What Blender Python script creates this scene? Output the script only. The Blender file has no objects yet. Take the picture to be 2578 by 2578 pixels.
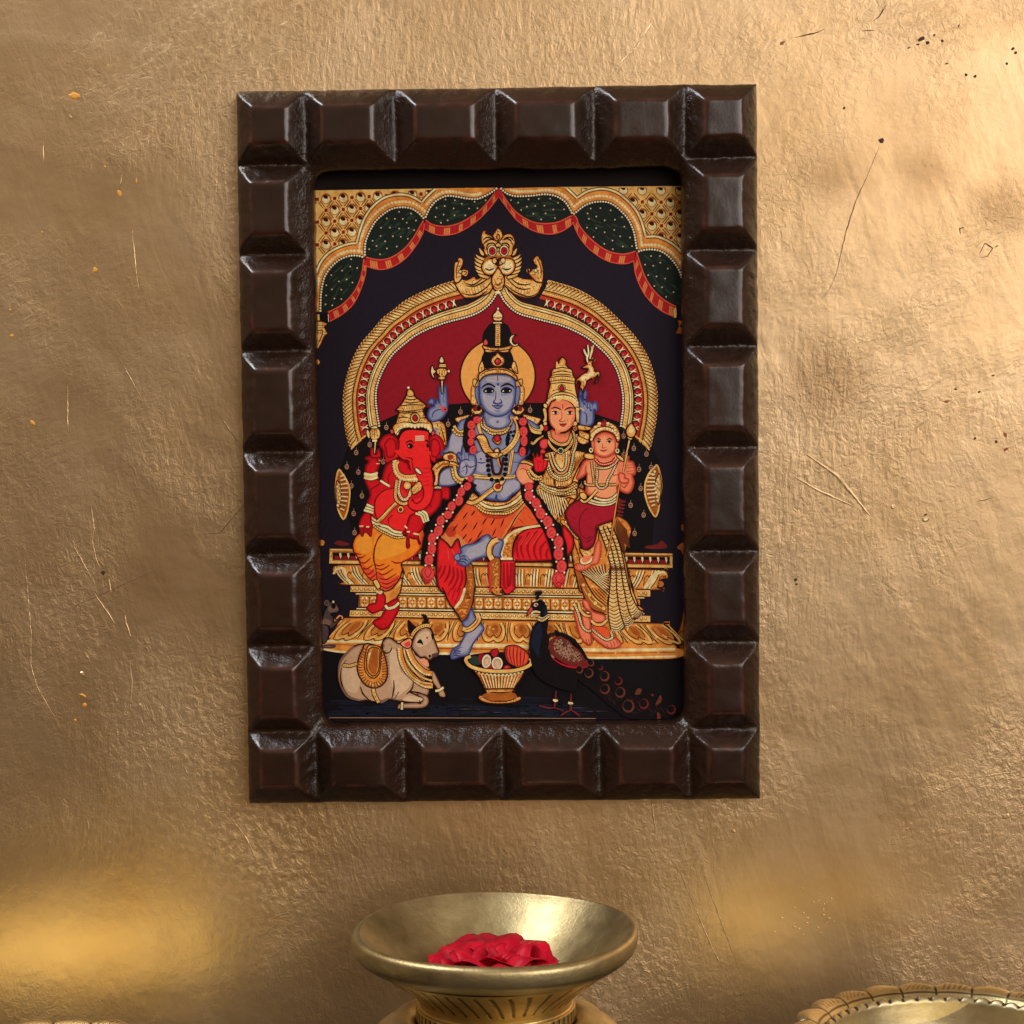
import bpy, bmesh, math, random
from mathutils import Vector, Matrix, noise
random.seed(7)
C = bpy.context.scene.collection
SC = bpy.context.scene

# ------------------------------------------------------------------ camera
CAM = (0.018314, -0.904590, 0.009084)
FPX, CPX = 4440.0, 1289.0                       # focal length and centre on the 2578 px square
RM = (Matrix.Rotation(0.0143402, 3, 'Z') @ Matrix.Rotation(math.pi / 2 - 0.0465268, 3, 'X')
      @ Matrix.Rotation(-0.011519, 3, 'Z'))
cam = bpy.data.objects.new('camera', bpy.data.cameras.new('camera'))
C.objects.link(cam)
cam.matrix_world = Matrix.Translation(CAM) @ RM.to_4x4()
cam.data.sensor_width = 36.0
cam.data.lens = 36.0 * FPX / 2578.0
cam.data.clip_start = 0.01
cam.data.clip_end = 50.0
SC.camera = cam

# ------------------------------------------------------------------ light
SC.view_settings.view_transform = 'Standard'
SC.view_settings.look = 'None'
SC.view_settings.exposure = 0.15
SC.view_settings.gamma = 1.0
SC.view_settings.use_curve_mapping = False
world = bpy.data.worlds.new('World')
SC.world = world
world.use_nodes = True
bg = world.node_tree.nodes['Background']
bg.inputs['Strength'].default_value = 1.0
# the room round the wall: warm and dim, darker towards the floor
_nt = world.node_tree
_tc = _nt.nodes.new('ShaderNodeTexCoord'); _sp = _nt.nodes.new('ShaderNodeSeparateXYZ'); _rp = _nt.nodes.new('ShaderNodeValToRGB')
_mr = _nt.nodes.new('ShaderNodeMapRange'); _mr.inputs[1].default_value = -1; _mr.inputs[2].default_value = 1
_nt.links.new(_tc.outputs['Generated'], _sp.inputs[0]); _nt.links.new(_sp.outputs['Z'], _mr.inputs[0]); _nt.links.new(_mr.outputs[0], _rp.inputs['Fac'])
_e = _rp.color_ramp.elements
_e[0].position = .36; _e[0].color = (.026, .014, .006, 1); _e[1].position = .62; _e[1].color = (.31, .222, .142, 1)
_m = _e.new(.46); _m.color = (.12, .075, .038, 1)
_nt.links.new(_rp.outputs['Color'], bg.inputs['Color'])

def area_light(name, loc, target, sx, sy, power, col, spread=180):
    l = bpy.data.lights.new(name, 'AREA')
    l.shape = 'RECTANGLE'; l.size = sx; l.size_y = sy
    l.energy = power; l.color = col; l.spread = math.radians(spread)
    o = bpy.data.objects.new(name, l); C.objects.link(o)
    o.location = loc
    o.rotation_euler = (Vector(target) - Vector(loc)).to_track_quat('-Z', 'Y').to_euler()
    return o
area_light('window_light', (2.3, -1.5, 1.0), (0.0, 0, 0), 1.2, 1.2, 11, (1.0, 0.95, 0.90))
area_light('bright_room', (1.50, -2.2, 0.72), (0.1, 0, 0), 2.3, 1.6, 39, (1.0, 0.92, 0.87))
area_light('overhead_window', (-0.72, -0.30, 1.02), (0, -0.02, 0), 0.55, 0.40, 12, (0.88, 0.93, 1.0))

def unproject(px, py, y):
    """point on the plane at depth y that a given spot of the 2578 px photograph shows"""
    d = RM @ Vector(((px - CPX) / FPX, -(py - CPX) / FPX, -1.0))
    t = (y - CAM[1]) / d.y
    return Vector(CAM) + d * t

# two added low fill lights standing in for the bowls' warm reflection on the wall
def low_fill(px, py, sx, power):
    w = unproject(px, py, 0); d = (w - Vector(CAM)); d.y = -d.y
    p = w + d * (0.085 / -d.y)
    area_light('added_warm_fill', p, (w.x, 0, w.z + 0.012), sx, 0.032, power, (1.0, 0.78, 0.27), 95)
low_fill(235, 2385, 0.13, 0.0085)
low_fill(2010, 2320, 0.12, 0.0042)

# ------------------------------------------------------------------ helpers
def srgb(r, g, b):
    f = lambda c: (c / 255) / 12.92 if c / 255 <= 0.04045 else ((c / 255 + 0.055) / 1.055) ** 2.4
    return (f(r), f(g), f(b), 1.0)

def new_mat(name):
    m = bpy.data.materials.new(name); m.use_nodes = True
    return m, m.node_tree, m.node_tree.nodes['Principled BSDF']

def node(nt, kind, **kw):
    n = nt.nodes.new(kind)
    for k, v in kw.items():
        if k in n.inputs: n.inputs[k].default_value = v
        else: setattr(n, k, v)
    return n

def obj(name, verts, faces, mats, parent=None, smooth=False, fmat=None):
    me = bpy.data.meshes.new(name)
    me.from_pydata([tuple(v) for v in verts], [], faces)
    for m in (mats if isinstance(mats, (list, tuple)) else [mats]): me.materials.append(m)
    if fmat: me.polygons.foreach_set('material_index', fmat)
    if smooth: me.polygons.foreach_set('use_smooth', [True] * len(me.polygons))
    me.update()
    o = bpy.data.objects.new(name, me); C.objects.link(o)
    if parent: o.parent = parent
    return o

def thing(name, label, cat, loc=(0, 0, 0), group=None):
    o = bpy.data.objects.new(name, None); C.objects.link(o)
    o.empty_display_size = 0.02
    o.location = loc; o['label'] = label; o['category'] = cat
    if group: o['group'] = group
    return o

def fix_normals(o):
    b = bmesh.new(); b.from_mesh(o.data)
    bmesh.ops.recalc_face_normals(b, faces=b.faces[:])
    b.to_mesh(o.data); b.free()

# ------------------------------------------------------------------ wall material
def wall_material():
    m, nt, p = new_mat('gold_painted_plaster')
    L = nt.links.new
    tc = node(nt, 'ShaderNodeTexCoord')
    def mapped(scale, rot=0.0):
        mr = node(nt, 'ShaderNodeMapping'); mr.inputs['Rotation'].default_value = (0, rot, 0)
        mp = node(nt, 'ShaderNodeMapping'); mp.inputs['Scale'].default_value = scale
        L(tc.outputs['Object'], mr.inputs['Vector']); L(mr.outputs['Vector'], mp.inputs['Vector']); return mp.outputs['Vector']
    def nz(vec, scale, detail=4, rough=0.6, dist=0.0):
        n = node(nt, 'ShaderNodeTexNoise', Scale=scale, Detail=detail, Roughness=rough, Distortion=dist)
        L(vec, n.inputs['Vector']); return n.outputs['Fac']
    def math_(op, a, b=None, v=0.0):
        n = node(nt, 'ShaderNodeMath', operation=op)
        L(a, n.inputs[0])
        if b is not None: L(b, n.inputs[1])
        else: n.inputs[1].default_value = v
        return n.outputs[0]
    def mix(f, a, b):
        n = node(nt, 'ShaderNodeMix'); n.data_type = 'FLOAT'
        L(f, n.inputs[0]); L(a, n.inputs[2]); L(b, n.inputs[3]); return n.outputs[0]
    def ramp(x, lo, hi):
        n = node(nt, 'ShaderNodeMapRange'); n.inputs[1].default_value = lo; n.inputs[2].default_value = hi
        L(x, n.inputs[0]); return n.outputs[0]
    o1 = mapped((1, 1, 1))
    streakA = nz(mapped((1.0, 1, 0.20), math.radians(14)), 300, 5, 0.66, 0.5)
    streakB = nz(mapped((1.0, 1, 0.22), math.radians(-3)), 290, 5, 0.66, 0.5)
    streakC = nz(mapped((0.36, 1, 1.0), math.radians(32)), 280, 5, 0.64, 0.9)
    grain = nz(o1, 250, 6, 0.68, 0.8)
    big = nz(o1, 9, 3, 0.5, 0.6)
    big2 = nz(mapped((1, 1, 1.3), 0.7), 6.5, 3, 0.5, 0.8)
    s = mix(ramp(big, .42, .58), streakA, streakB)
    s = mix(ramp(big2, .47, .60), s, streakC)
    s = mix(ramp(big, .30, .46), grain, s)
    broad = nz(mapped((1.0, 1, 0.30), math.radians(18)), 75, 3, 0.5, 0.8)
    h = math_('ADD', math_('MULTIPLY', s, v=0.72), math_('MULTIPLY', grain, v=0.62))
    smoothness = ramp(nz(mapped((1, 1, 1.1), 1.9), 7.5, 3, .5, .7), .38, .60)
    h = math_('MULTIPLY', h, math_('ADD', math_('MULTIPLY', smoothness, v=0.95), v=0.22))
    lump = nz(o1, 34, 3, 0.5)
    def spot(px, py, r, squash=1.0):                      # 1 in the middle of a spot of the wall, 0 outside it
        c = unproject(px, py, 0)
        mp = node(nt, 'ShaderNodeMapping'); mp.vector_type = 'POINT'
        mp.inputs['Location'].default_value = (-c.x, 0, -c.z * squash); mp.inputs['Scale'].default_value = (1, 0, squash)
        L(tc.outputs['Object'], mp.inputs['Vector'])
        ln = node(nt, 'ShaderNodeVectorMath', operation='LENGTH'); L(mp.outputs['Vector'], ln.inputs[0])
        wob = math_('ADD', ln.outputs['Value'], math_('MULTIPLY', nz(o1, 60, 4), v=r * .6))
        return ramp(wob, r * 1.45, r * .55)
    calm = math_('MAXIMUM', spot(260, 2370, .085, 1.4), spot(1990, 2330, .06))
    h = math_('MULTIPLY', h, math_('SUBTRACT', math_('ADD', math_('MULTIPLY', calm, v=0.0), v=1.0), math_('MULTIPLY', calm, v=0.75)))
    h = math_('ADD', h, math_('ADD', math_('MULTIPLY', lump, v=1.05), math_('MULTIPLY', broad, v=0.4)))
    b = node(nt, 'ShaderNodeBump', Strength=0.47, Distance=0.0014)
    L(h, b.inputs['Height']); L(b.outputs['Normal'], p.inputs['Normal'])
    cr = node(nt, 'ShaderNodeValToRGB')
    cr.color_ramp.elements[0].position = 0.25; cr.color_ramp.elements[0].color = (0.53, 0.343, 0.160, 1)
    cr.color_ramp.elements[1].position = 0.75; cr.color_ramp.elements[1].color = (0.63, 0.452, 0.262, 1)
    L(nz(o1, 11, 6, 0.62, 0.5), cr.inputs['Fac'])
    stain = math_('MAXIMUM', spot(2105, 435, .022, 1.3), math_('MAXIMUM', spot(2322, 432, .016), math_('MAXIMUM', spot(2520, 520, .020), spot(2080, 960, .026))))
    sm = node(nt, 'ShaderNodeMix'); sm.data_type = 'RGBA'; sm.inputs[7].default_value = (.30, .18, .075, 1)
    L(math_('MULTIPLY', stain, v=.6), sm.inputs[0]); L(cr.outputs['Color'], sm.inputs[6])
    L(sm.outputs[2], p.inputs['Base Color'])
    p.inputs['Metallic'].default_value = 0.86
    r = math_('ADD', math_('MULTIPLY', nz(o1, 22, 4), v=0.16), v=0.31)
    L(r, p.inputs['Roughness'])
    return m
M_WALL = wall_material()

def plain(name, col, rough=0.5, metal=0.0, bump=None, spec=0.5, var=0.0, vscale=60):
    m, nt, p = new_mat(name)
    p.inputs['Base Color'].default_value = col
    p.inputs['Roughness'].default_value = rough
    p.inputs['Metallic'].default_value = metal
    p.inputs['Specular IOR Level'].default_value = spec
    tc = node(nt, 'ShaderNodeTexCoord')
    if var:
        n = node(nt, 'ShaderNodeTexNoise', Scale=vscale, Detail=5, Roughness=0.6)
        nt.links.new(tc.outputs['Object'], n.inputs['Vector'])
        r = node(nt, 'ShaderNodeValToRGB')
        r.color_ramp.elements[0].position = .3; r.color_ramp.elements[1].position = .7
        r.color_ramp.elements[0].color = [c * (1 - var) for c in col[:3]] + [1]
        r.color_ramp.elements[1].color = [min(1, c * (1 + var)) for c in col[:3]] + [1]
        nt.links.new(n.outputs['Fac'], r.inputs['Fac']); nt.links.new(r.outputs['Color'], p.inputs['Base Color'])
    if bump:
        sc, st, di = bump
        n = node(nt, 'ShaderNodeTexNoise', Scale=sc, Detail=4, Roughness=0.6)
        nt.links.new(tc.outputs['Object'], n.inputs['Vector'])
        b = node(nt, 'ShaderNodeBump', Strength=st, Distance=di)
        nt.links.new(n.outputs['Fac'], b.inputs['Height']); nt.links.new(b.outputs['Normal'], p.inputs['Normal'])
    return m

# ------------------------------------------------------------------ the wall, with its scratches, chips and pits
def build_wall():
    V = [(-1.4, 0, -0.55), (1.4, 0, -0.55), (1.4, 0, 1.0), (-1.4, 0, 1.0)]
    F = [(0, 1, 2, 3)]; FM = [0]
    px = 1 / 4985.0 * 1.016
    def ridge(pts, w=3.0, h=1.2, mat=0):                  # a raised thread of paint or a hair: a little roof-shaped strip
        P = [unproject(a, b, 0) for a, b in pts]
        Q = []
        for i in range(len(P) - 1):
            n = max(2, int((P[i + 1] - P[i]).length / (8 * px)))
            for k in range(n): Q.append(P[i].lerp(P[i + 1], k / n))
        Q.append(P[-1]); base = len(V)
        for i, q in enumerate(Q):
            t = (Q[min(i + 1, len(Q) - 1)] - Q[max(i - 1, 0)]).normalized()
            s = Vector((-t.z, 0, t.x))
            k = min(1, 0.25 + 1.5 * min(i, len(Q) - 1 - i) / len(Q)) * random.uniform(.7, 1.2) * w * px * .5
            j = s * random.uniform(-.6, .6) * px
            V.append(q + s * k + j + Vector((0, -.0001, 0))); V.append(q + j + Vector((0, -h * px, 0))); V.append(q - s * k + j + Vector((0, -.0001, 0)))
            if i:
                a = base + 3 * (i - 1)
                F.append((a, a + 3, a + 4, a + 1)); F.append((a + 1, a + 4, a + 5, a + 2)); FM.extend([mat, mat])
    def chip(x, y, rx, ry, mat, rot=0.0, h=1.5, n=9):     # a flake: an uneven low dome
        base = len(V); c = unproject(x, y, 0)
        for k in range(n):
            a = 2 * math.pi * k / n; r = random.uniform(.65, 1.15)
            dx, dz = rx * r * math.cos(a), ry * r * math.sin(a)
            V.append(c + Vector(((dx * math.cos(rot) - dz * math.sin(rot)) * px, -.0001, (dx * math.sin(rot) + dz * math.cos(rot)) * px)))
        for k in range(n):
            V.append(V[base + k].lerp(c, .45) + Vector((0, -h * px, 0)))
        for k in range(n):
            F.append((base + k, base + (k + 1) % n, base + n + (k + 1) % n, base + n + k)); FM.append(mat)
        F.append(tuple(base + n + k for k in range(n))); FM.append(mat)
    for p, w in [([(171, 967), (170, 1055), (173, 1091)], 4), ([(228, 1262), (237, 1330), (232, 1361), (242, 1407), (254, 1433)], 4),
              ([(273, 1454), (280, 1493)], 5), ([(313, 1534), (317, 1568), (330, 1604)], 5), ([(327, 1661), (332, 1718), (327, 1800)], 5),
              ([(184, 1371), (230, 1453)], 4), ([(238, 1495), (291, 1571)], 5), ([(62, 1397), (78, 1594), (77, 1671), (93, 1728), (148, 1824)], 3.5),
              ([(546, 1036), (598, 1112)], 4), ([(571, 2044), (620, 2110), (652, 2175)], 4), ([(500, 250), (503, 310)], 4), ([(109, 355), (110, 410)], 4),
              ([(300, 480), (312, 420)], 3), ([(330, 560), (345, 700), (352, 745)], 3.5), ([(1640, 2010), (1645, 2060), (1650, 2090)], 5),
              ([(212, 1640), (225, 1660)], 4), ([(2445, 1959), (2577, 1939)], 5), ([(2309, 1973), (2373, 1991), (2445, 1959)], 4),
              ([(1710, 2190), (1790, 2380), (1850, 2500)], 3), ([(1760, 2170), (1860, 2440)], 3), ([(300, 900), (360, 1010)], 3),
              ([(2032, 1144), (2110, 1200), (2189, 1297)], 12), ([(2000, 1200), (2060, 1235), (2150, 1275)], 8), ([(1640, 60), (1600, 120), (1560, 160)], 6),
              ([(2460, 1262), (2500, 1252)], 6), ([(220, 2060), (225, 2095)], 5), ([(495, 2015), (500, 2035)], 4)]:
        ridge(p, w)
    for p in [[(124, 1552), (270, 1490), (409, 1423)], [(497, 1345), (554, 1340), (580, 1310), (613, 1270)],
              [(2214, 369), (2185, 439), (2156, 501), (2131, 580), (2106, 687), (2090, 725), (2069, 754)]]:
        ridge(p, 3, 1.0, 3)
    for p in [[(2231, 12), (2214, 41), (2198, 54)], [(2466, 640), (2480, 612), (2500, 625), (2486, 645), (2470, 648)], [(2418, 590), (2416, 575), (2428, 572)],
              [(2505, 622), (2514, 618)], [(2000, 95), (2050, 84), (2075, 74)], [(2170, 78), (2202, 76)], [(2415, 60), (2412, 70)]]:
        ridge(p, 4, .8, 2)
    for x, y, a, b, r in [(188, 241, 17, 8, -.3), (302, 486, 6, 10, .3), (344, 456, 3, 9, 0), (240, 680, 6, 8, 0), (106, 585, 3, 3, 0), (83, 1065, 9, 6, -.4),
                          (210, 1751, 11, 4, -.5), (214, 1774, 6, 6, 0), (190, 1813, 4, 4, 0), (30, 845, 5, 4, 0), (265, 420, 3, 4, 0), (25, 780, 3, 3, 0)]:
        chip(x, y, a, b, 1, r)
    for x, y, a, b in [(260, 1442, 7, 7), (2218, 354, 8, 7), (2003, 1460, 6, 5), (2005, 1471, 4, 3), (2550, 123, 5, 4), (2557, 133, 4, 4), (2535, 160, 4, 4), (2320, 98, 10, 6),
                       (2335, 108, 6, 5), (2352, 88, 4, 3), (2372, 103, 4, 4), (2310, 112, 5, 3), (2288, 120, 5, 2), (2383, 160, 6, 2), (2432, 188, 4, 4), (2455, 192, 5, 4), (2125, 272, 5, 4),
                       (2500, 945, 5, 2), (2465, 987, 4, 3), (2405, 980, 4, 3), (2508, 1112, 4, 4), (2454, 1104, 4, 3), (2330, 1296, 6, 3)]:
        chip(x, y, a, b, 2, random.random(), .4, 7)
    for x, y, a, b in [(2531, 1094, 5, 8), (2533, 1131, 7, 4), (2383, 1011, 7, 4), (1970, 108, 9, 4)]:
        chip(x, y, a, b, 4, .5, .5, 7)
    for x, y, a, b in [(178, 295, 4, 6), (2532, 2055, 11, 8), (2284, 2086, 5, 4), (2473, 1914, 8, 4), (1846, 2092, 5, 8), (2330, 1306, 10, 9), (2249, 1275, 8, 6), (207, 1696, 7, 6), (352, 1775, 5, 3)]:
        chip(x, y, a, b, 5, random.random(), 3)
    for a, b in [(660, 235), (795, 160), (795, 195), (825, 215), (865, 185), (820, 245), (710, 265), (735, 292), (820, 275), (850, 293), (880, 313), (655, 325),
                 (730, 320), (755, 320), (790, 345), (835, 318), (660, 340), (685, 352), (805, 372), (708, 385), (550, 370), (765, 203), (590, 290), (705, 128)]:
        chip(1700 + a / 2.2, 2178 + b / 2.2, random.uniform(2, 5), random.uniform(1.6, 2.6), 5, random.uniform(-.5, .3), 3, 7)
    o = obj('wall', V, F, [M_WALL, plain('bare_yellow_fleck', srgb(225, 160, 60), .6), plain('dark_pit', srgb(62, 38, 24), .7),
                           plain('brown_hair', srgb(120, 84, 50), .5), plain('rust_chip', srgb(150, 85, 45), .7), plain('pale_gold_bead', srgb(245, 215, 165), .25, .7)], fmat=FM)
    o['kind'] = 'structure'; o['label'] = 'scratched gold painted plaster wall behind everything'; o['category'] = 'wall'
    return o
build_wall()

# ------------------------------------------------------------------ picture frame carved into bevelled blocks (millimetres here)
import numpy as np
XB = [-130, -96.2, -50.6, -0.6, 48.7, 95.0, 130]
ZB = [180, 143.4, 98.0, 50.0, -0.6, -52.6, -99.2, -143.4, -180]
IX, IZ, IR = 92.6, 140.4, 7.5                    # the opening and its corner radius
def blocks():
    out = []
    n, m = len(XB) - 1, len(ZB) - 1
    for j in range(m):
        for i in range(n):
            if 0 < i < n - 1 and 0 < j < m - 1: continue
            x0, x1 = XB[i], XB[i + 1]; z1, z0 = ZB[j], ZB[j + 1]
            corner = i in (0, n - 1) and j in (0, m - 1)
            a = [x0 + 10.3, x1 - 10.3, z0 + 9.6, z1 - 9.6]
            if i == 0: a[0] = -122.0; a[1] = -104.2
            if i == n - 1: a[0] = 103.2; a[1] = 121.0
            if j == 0: a[3] = 170.6; a[2] = 152.6
            if j == m - 1: a[2] = -169.2; a[3] = -151.2
            rv = random.Random(i * 31 + j * 7)
            out.append([v + rv.uniform(-.55, .55) for v in a])
    return out
def frame_height(x, z):
    best = None; edge = np.zeros_like(x); acc = np.zeros_like(x)
    for a in blocks():
        d = np.stack([np.zeros_like(x), (a[0] - x), (x - a[1]), (a[2] - z), (z - a[3])])
        k = 1.9
        dm = np.log(np.exp(np.clip(d, -30, 60) * k).sum(0)) / k
        h = 25.0 - 1.0 * dm
        acc += np.exp(np.clip((h - 10) * 0.85, -40, 40))
        dd = np.maximum(np.maximum(a[0] - x, x - a[1]), np.maximum(a[2] - z, z - a[3]))
        edge = np.maximum(edge, np.exp(-(dd / 0.85) ** 2))
    return np.maximum(np.log(acc) / 0.85 + 10, 11.5), edge
def rounded_loop():
    """matching points on the outer edge and on the opening, all the way round"""
    O, I = [], []
    st = 0.8
    def straight(o0, o1, i0, i1):
        n = int(math.dist(i0, i1) / st)
        for k in range(n):
            t = k / n
            O.append((o0[0] + (o1[0] - o0[0]) * t, o0[1] + (o1[1] - o0[1]) * t)); I.append((i0[0] + (i1[0] - i0[0]) * t, i0[1] + (i1[1] - i0[1]) * t))
    def corner(sx, sz, first_x):
        n = 112; cx, cz = sx * (IX - IR), sz * (IZ - IR)
        La, Lb = 180 - abs(cz), 130 - abs(cx)
        for k in range(n):
            t = k / n
            u = t if first_x else 1 - t                         # 0 on the vertical side, 1 on the horizontal side
            ang = u * math.pi / 2
            I.append((cx + sx * IR * math.cos(ang), cz + sz * IR * math.sin(ang)))
            s = u * 2
            O.append((sx * 130, cz + sz * La * s) if s <= 1 else (sx * (130 - Lb * (s - 1)), sz * 180))
    ax, az = IX - IR, IZ - IR
    straight((130, -az), (130, az), (IX, -az), (IX, az)); corner(1, 1, True)
    straight((ax, 180), (-ax, 180), (ax, IZ), (-ax, IZ)); corner(-1, 1, False)
    straight((-130, az), (-130, -az), (-IX, az), (-IX, -az)); corner(-1, -1, True)
    straight((-ax, -180), (ax, -180), (-ax, -IZ), (ax, -IZ)); corner(1, -1, False)
    return np.array(O), np.array(I)

def frame_material():
    m, nt, p = new_mat('dark_brown_lacquer')
    L = nt.links.new
    tc = node(nt, 'ShaderNodeTexCoord')
    def nz(sc, d=4, r=.6):
        n = node(nt, 'ShaderNodeTexNoise', Scale=sc, Detail=d, Roughness=r); L(tc.outputs['Object'], n.inputs['Vector']); return n.outputs['Fac']
    at = node(nt, 'ShaderNodeAttribute', attribute_name='wear')
    base = node(nt, 'ShaderNodeValToRGB')
    base.color_ramp.elements[0].position = .3; base.color_ramp.elements[0].color = srgb(33, 19, 12)
    base.color_ramp.elements[1].position = .72; base.color_ramp.elements[1].color = srgb(49, 28, 19)
    L(nz(28, 6), base.inputs['Fac'])
    mx = node(nt, 'ShaderNodeMix'); mx.data_type = 'RGBA'
    L(at.outputs['Fac'], mx.inputs[0]); L(base.outputs['Color'], mx.inputs[6]); mx.inputs[7].default_value = srgb(80, 42, 33)
    L(mx.outputs[2], p.inputs['Base Color'])
    rr = node(nt, 'ShaderNodeMapRange'); rr.inputs[3].default_value = .15; rr.inputs[4].default_value = .34
    L(nz(70, 5), rr.inputs[0]); L(rr.outputs[0], p.inputs['Roughness'])
    p.inputs['Specular IOR Level'].default_value = 0.55
    a = node(nt, 'ShaderNodeMath', operation='MULTIPLY_ADD'); a.inputs[1].default_value = 0.5
    L(nz(900, 3), a.inputs[0]); L(nz(260, 4), a.inputs[2])
    b = node(nt, 'ShaderNodeBump', Strength=0.55, Distance=0.0006)
    hl = node(nt, 'ShaderNodeAttribute', attribute_name='hollow')      # brush-marks and drips gather in the hollows, the faces are rubbed smooth
    k = node(nt, 'ShaderNodeMapRange'); k.inputs[3].default_value = .10; k.inputs[4].default_value = 1.0
    L(hl.outputs['Fac'], k.inputs[0]); L(k.outputs[0], b.inputs['Strength'])
    L(a.outputs[0], b.inputs['Height']); L(b.outputs['Normal'], p.inputs['Normal'])
    return m
M_FRAME = frame_material()

PICTURE = thing('framed_picture', 'devotional painting in a chunky dark brown frame, hanging on the gold wall', 'picture', (0, 0, 0))
def build_frame():
    O, I = rounded_loop(); M = len(O); NR = 54
    ts = np.linspace(0, 1, NR)
    X = O[None, :, 0] * (1 - ts[:, None]) + I[None, :, 0] * ts[:, None]
    Z = O[None, :, 1] * (1 - ts[:, None]) + I[None, :, 1] * ts[:, None]
    wx = np.array([[noise.noise(Vector((X[r, k] / 9, Z[r, k] / 9, 1))) + .5 * noise.noise(Vector((X[r, k] / 2.6, Z[r, k] / 2.6, 2))) for k in range(M)] for r in range(NR)])
    wz = np.array([[noise.noise(Vector((X[r, k] / 9, Z[r, k] / 9, 7))) + .5 * noise.noise(Vector((X[r, k] / 2.6, Z[r, k] / 2.6, 8))) for k in range(M)] for r in range(NR)])
    H, W = frame_height(X + .30 * wx, Z + .30 * wz)
    edge_round = np.exp(-(ts * 37 / 1.3))[:, None] * 1.6 + np.exp(-((1 - ts) * 40 / 1.2))[:, None] * 1.4
    H = H - edge_round
    V = []; wear = []; rough = []
    for r in range(NR):
        for k in range(M):
            x, z, h = X[r, k], Z[r, k], H[r, k]
            q = Vector((x, z, 0))
            deep = max(0.0, min(1.0, (24.0 - h) / 6))
            h += 0.12 * noise.noise(q / 9) + deep * (0.34 * noise.noise(q / 4.2) + 0.24 * noise.noise(q / 1.7 + Vector((9, 0, 0))))
            fx = 0.35 * noise.noise(q / 19 + Vector((0, 5, 0))) + 0.25 * noise.noise(q / 5 + Vector((0, 0, 8)))
            if r == NR - 1: fx *= 1.8
            V.append(((x + fx * (abs(x) > 85)) / 1000, -h / 1000, (z + fx * (abs(z) > 133)) / 1000))
            rough.append(deep)
            wear.append(float(W[r, k]) * max(0.0, min(1.0, 0.45 + 0.9 * noise.noise(q / 9 + Vector((3, 3, 0))) + 0.4 * noise.noise(q / 1.5))))
    def extra_ring(src, depth):
        base = len(V)
        for k in range(M):
            x, y, z = V[src + k]; V.append((x, depth, z)); wear.append(0.0); rough.append(.6)
        return base
    last = (NR - 1) * M
    F = []
    def band(a, b):
        for k in range(M):
            k2 = (k + 1) % M
            F.append((a + k, a + k2, b + k2, b + k))
    for r in range(NR - 1): band(r * M, (r + 1) * M)
    o1 = extra_ring(0, -0.006); band(o1, 0); o2 = extra_ring(0, -0.0002); band(o2, o1)
    i1 = extra_ring(last, -0.0065); band(last, i1); i2 = extra_ring(last, -0.0008); band(i1, i2)
    band(i2, o2)
    o = obj('frame', V, F, M_FRAME, PICTURE, smooth=True)
    at = o.data.attributes.new('wear', 'FLOAT', 'POINT'); at.data.foreach_set('value', wear)
    at = o.data.attributes.new('hollow', 'FLOAT', 'POINT'); at.data.foreach_set('value', rough)
    fix_normals(o)
    return o
build_frame()
def build_board():
    x, z, a, b = .0942, .1420, -.0009, -.0019
    V = [(-x, a, -z), (x, a, -z), (x, a, z), (-x, a, z), (-x, b, -z), (x, b, -z), (x, b, z), (-x, b, z)]
    F = [(0, 1, 2, 3), (7, 6, 5, 4), (0, 4, 5, 1), (1, 5, 6, 2), (2, 6, 7, 3), (3, 7, 4, 0)]
    o = obj('backing_board', V, F, plain('dark_board', srgb(24, 15, 14), .75, spec=.15, bump=(300, .3, .0003)), PICTURE); fix_normals(o)
build_board()

# ------------------------------------------------------------------ the printed painting: flat inks laid in thin layers on one sheet
INK = dict(NV=(29, 22, 35), BK=(17, 11, 13), GN=(26, 36, 30), GL=(44, 62, 46), RD=(186, 34, 38), RL=(222, 84, 60), OR=(224, 136, 72), CR=(146, 20, 34),
           G1=(252, 198, 116), G0=(255, 232, 176), G2=(236, 154, 68), G3=(176, 98, 36), G4=(104, 48, 18), OL=(54, 18, 12), WH=(246, 228, 192), BS=(138, 143, 172),
           BD=(58, 62, 116), BL=(172, 168, 182), BM=(106, 112, 152), HA=(243, 170, 84), ER=(218, 22, 32), EB=(246, 40, 40), ED=(128, 6, 18), SK=(244, 134, 94), SL=(252, 162, 112), SD=(176, 60, 40),
           PK=(230, 76, 72), PD=(186, 24, 40), TG=(236, 92, 44), TD=(196, 60, 32), DH=(246, 136, 36), DR=(236, 84, 44), CO=(202, 162, 126), CD=(130, 98, 84), CL=(224, 190, 152), GO=(204, 124, 52), XB=(108, 114, 150), XS=(222, 98, 66), XE=(184, 12, 24), XC=(164, 124, 96), XM=(138, 12, 34), XT=(206, 64, 32), XD=(238, 112, 32), BF=(176, 166, 166), HB=(250, 160, 52), MR=(172, 24, 44), MD=(120, 12, 32),
           FL=(25, 29, 45), FD=(17, 12, 17), SR=(236, 34, 40), SX=(168, 14, 24), PB=(24, 30, 50), PN=(118, 34, 34), TN=(170, 128, 104), MO=(84, 66, 66), GR=(40, 62, 50), DK=(52, 24, 26), EY=(110, 54, 36))
TILE = dict(A=(780, 460, 5.52), B=(1100, 460, 5.52), C=(1400, 460, 5.52), D=(780, 800, 5.52), E=(1100, 800, 5.52), F=(1400, 800, 5.52), G=(780, 1140, 5.52),
            H=(1100, 1140, 5.52), I=(1400, 1140, 5.52), J=(780, 1480, 5.52), K=(1100, 1480, 5.52), L=(1400, 1480, 3.12), N=(0, 0, 1.0))
SHEET_Y, STEP = -0.0025, 7e-6
ART_V, ART_F, ART_M = [], [], []
INK_ID = {k: i for i, k in enumerate(INK)}
CELL = {}
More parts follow.
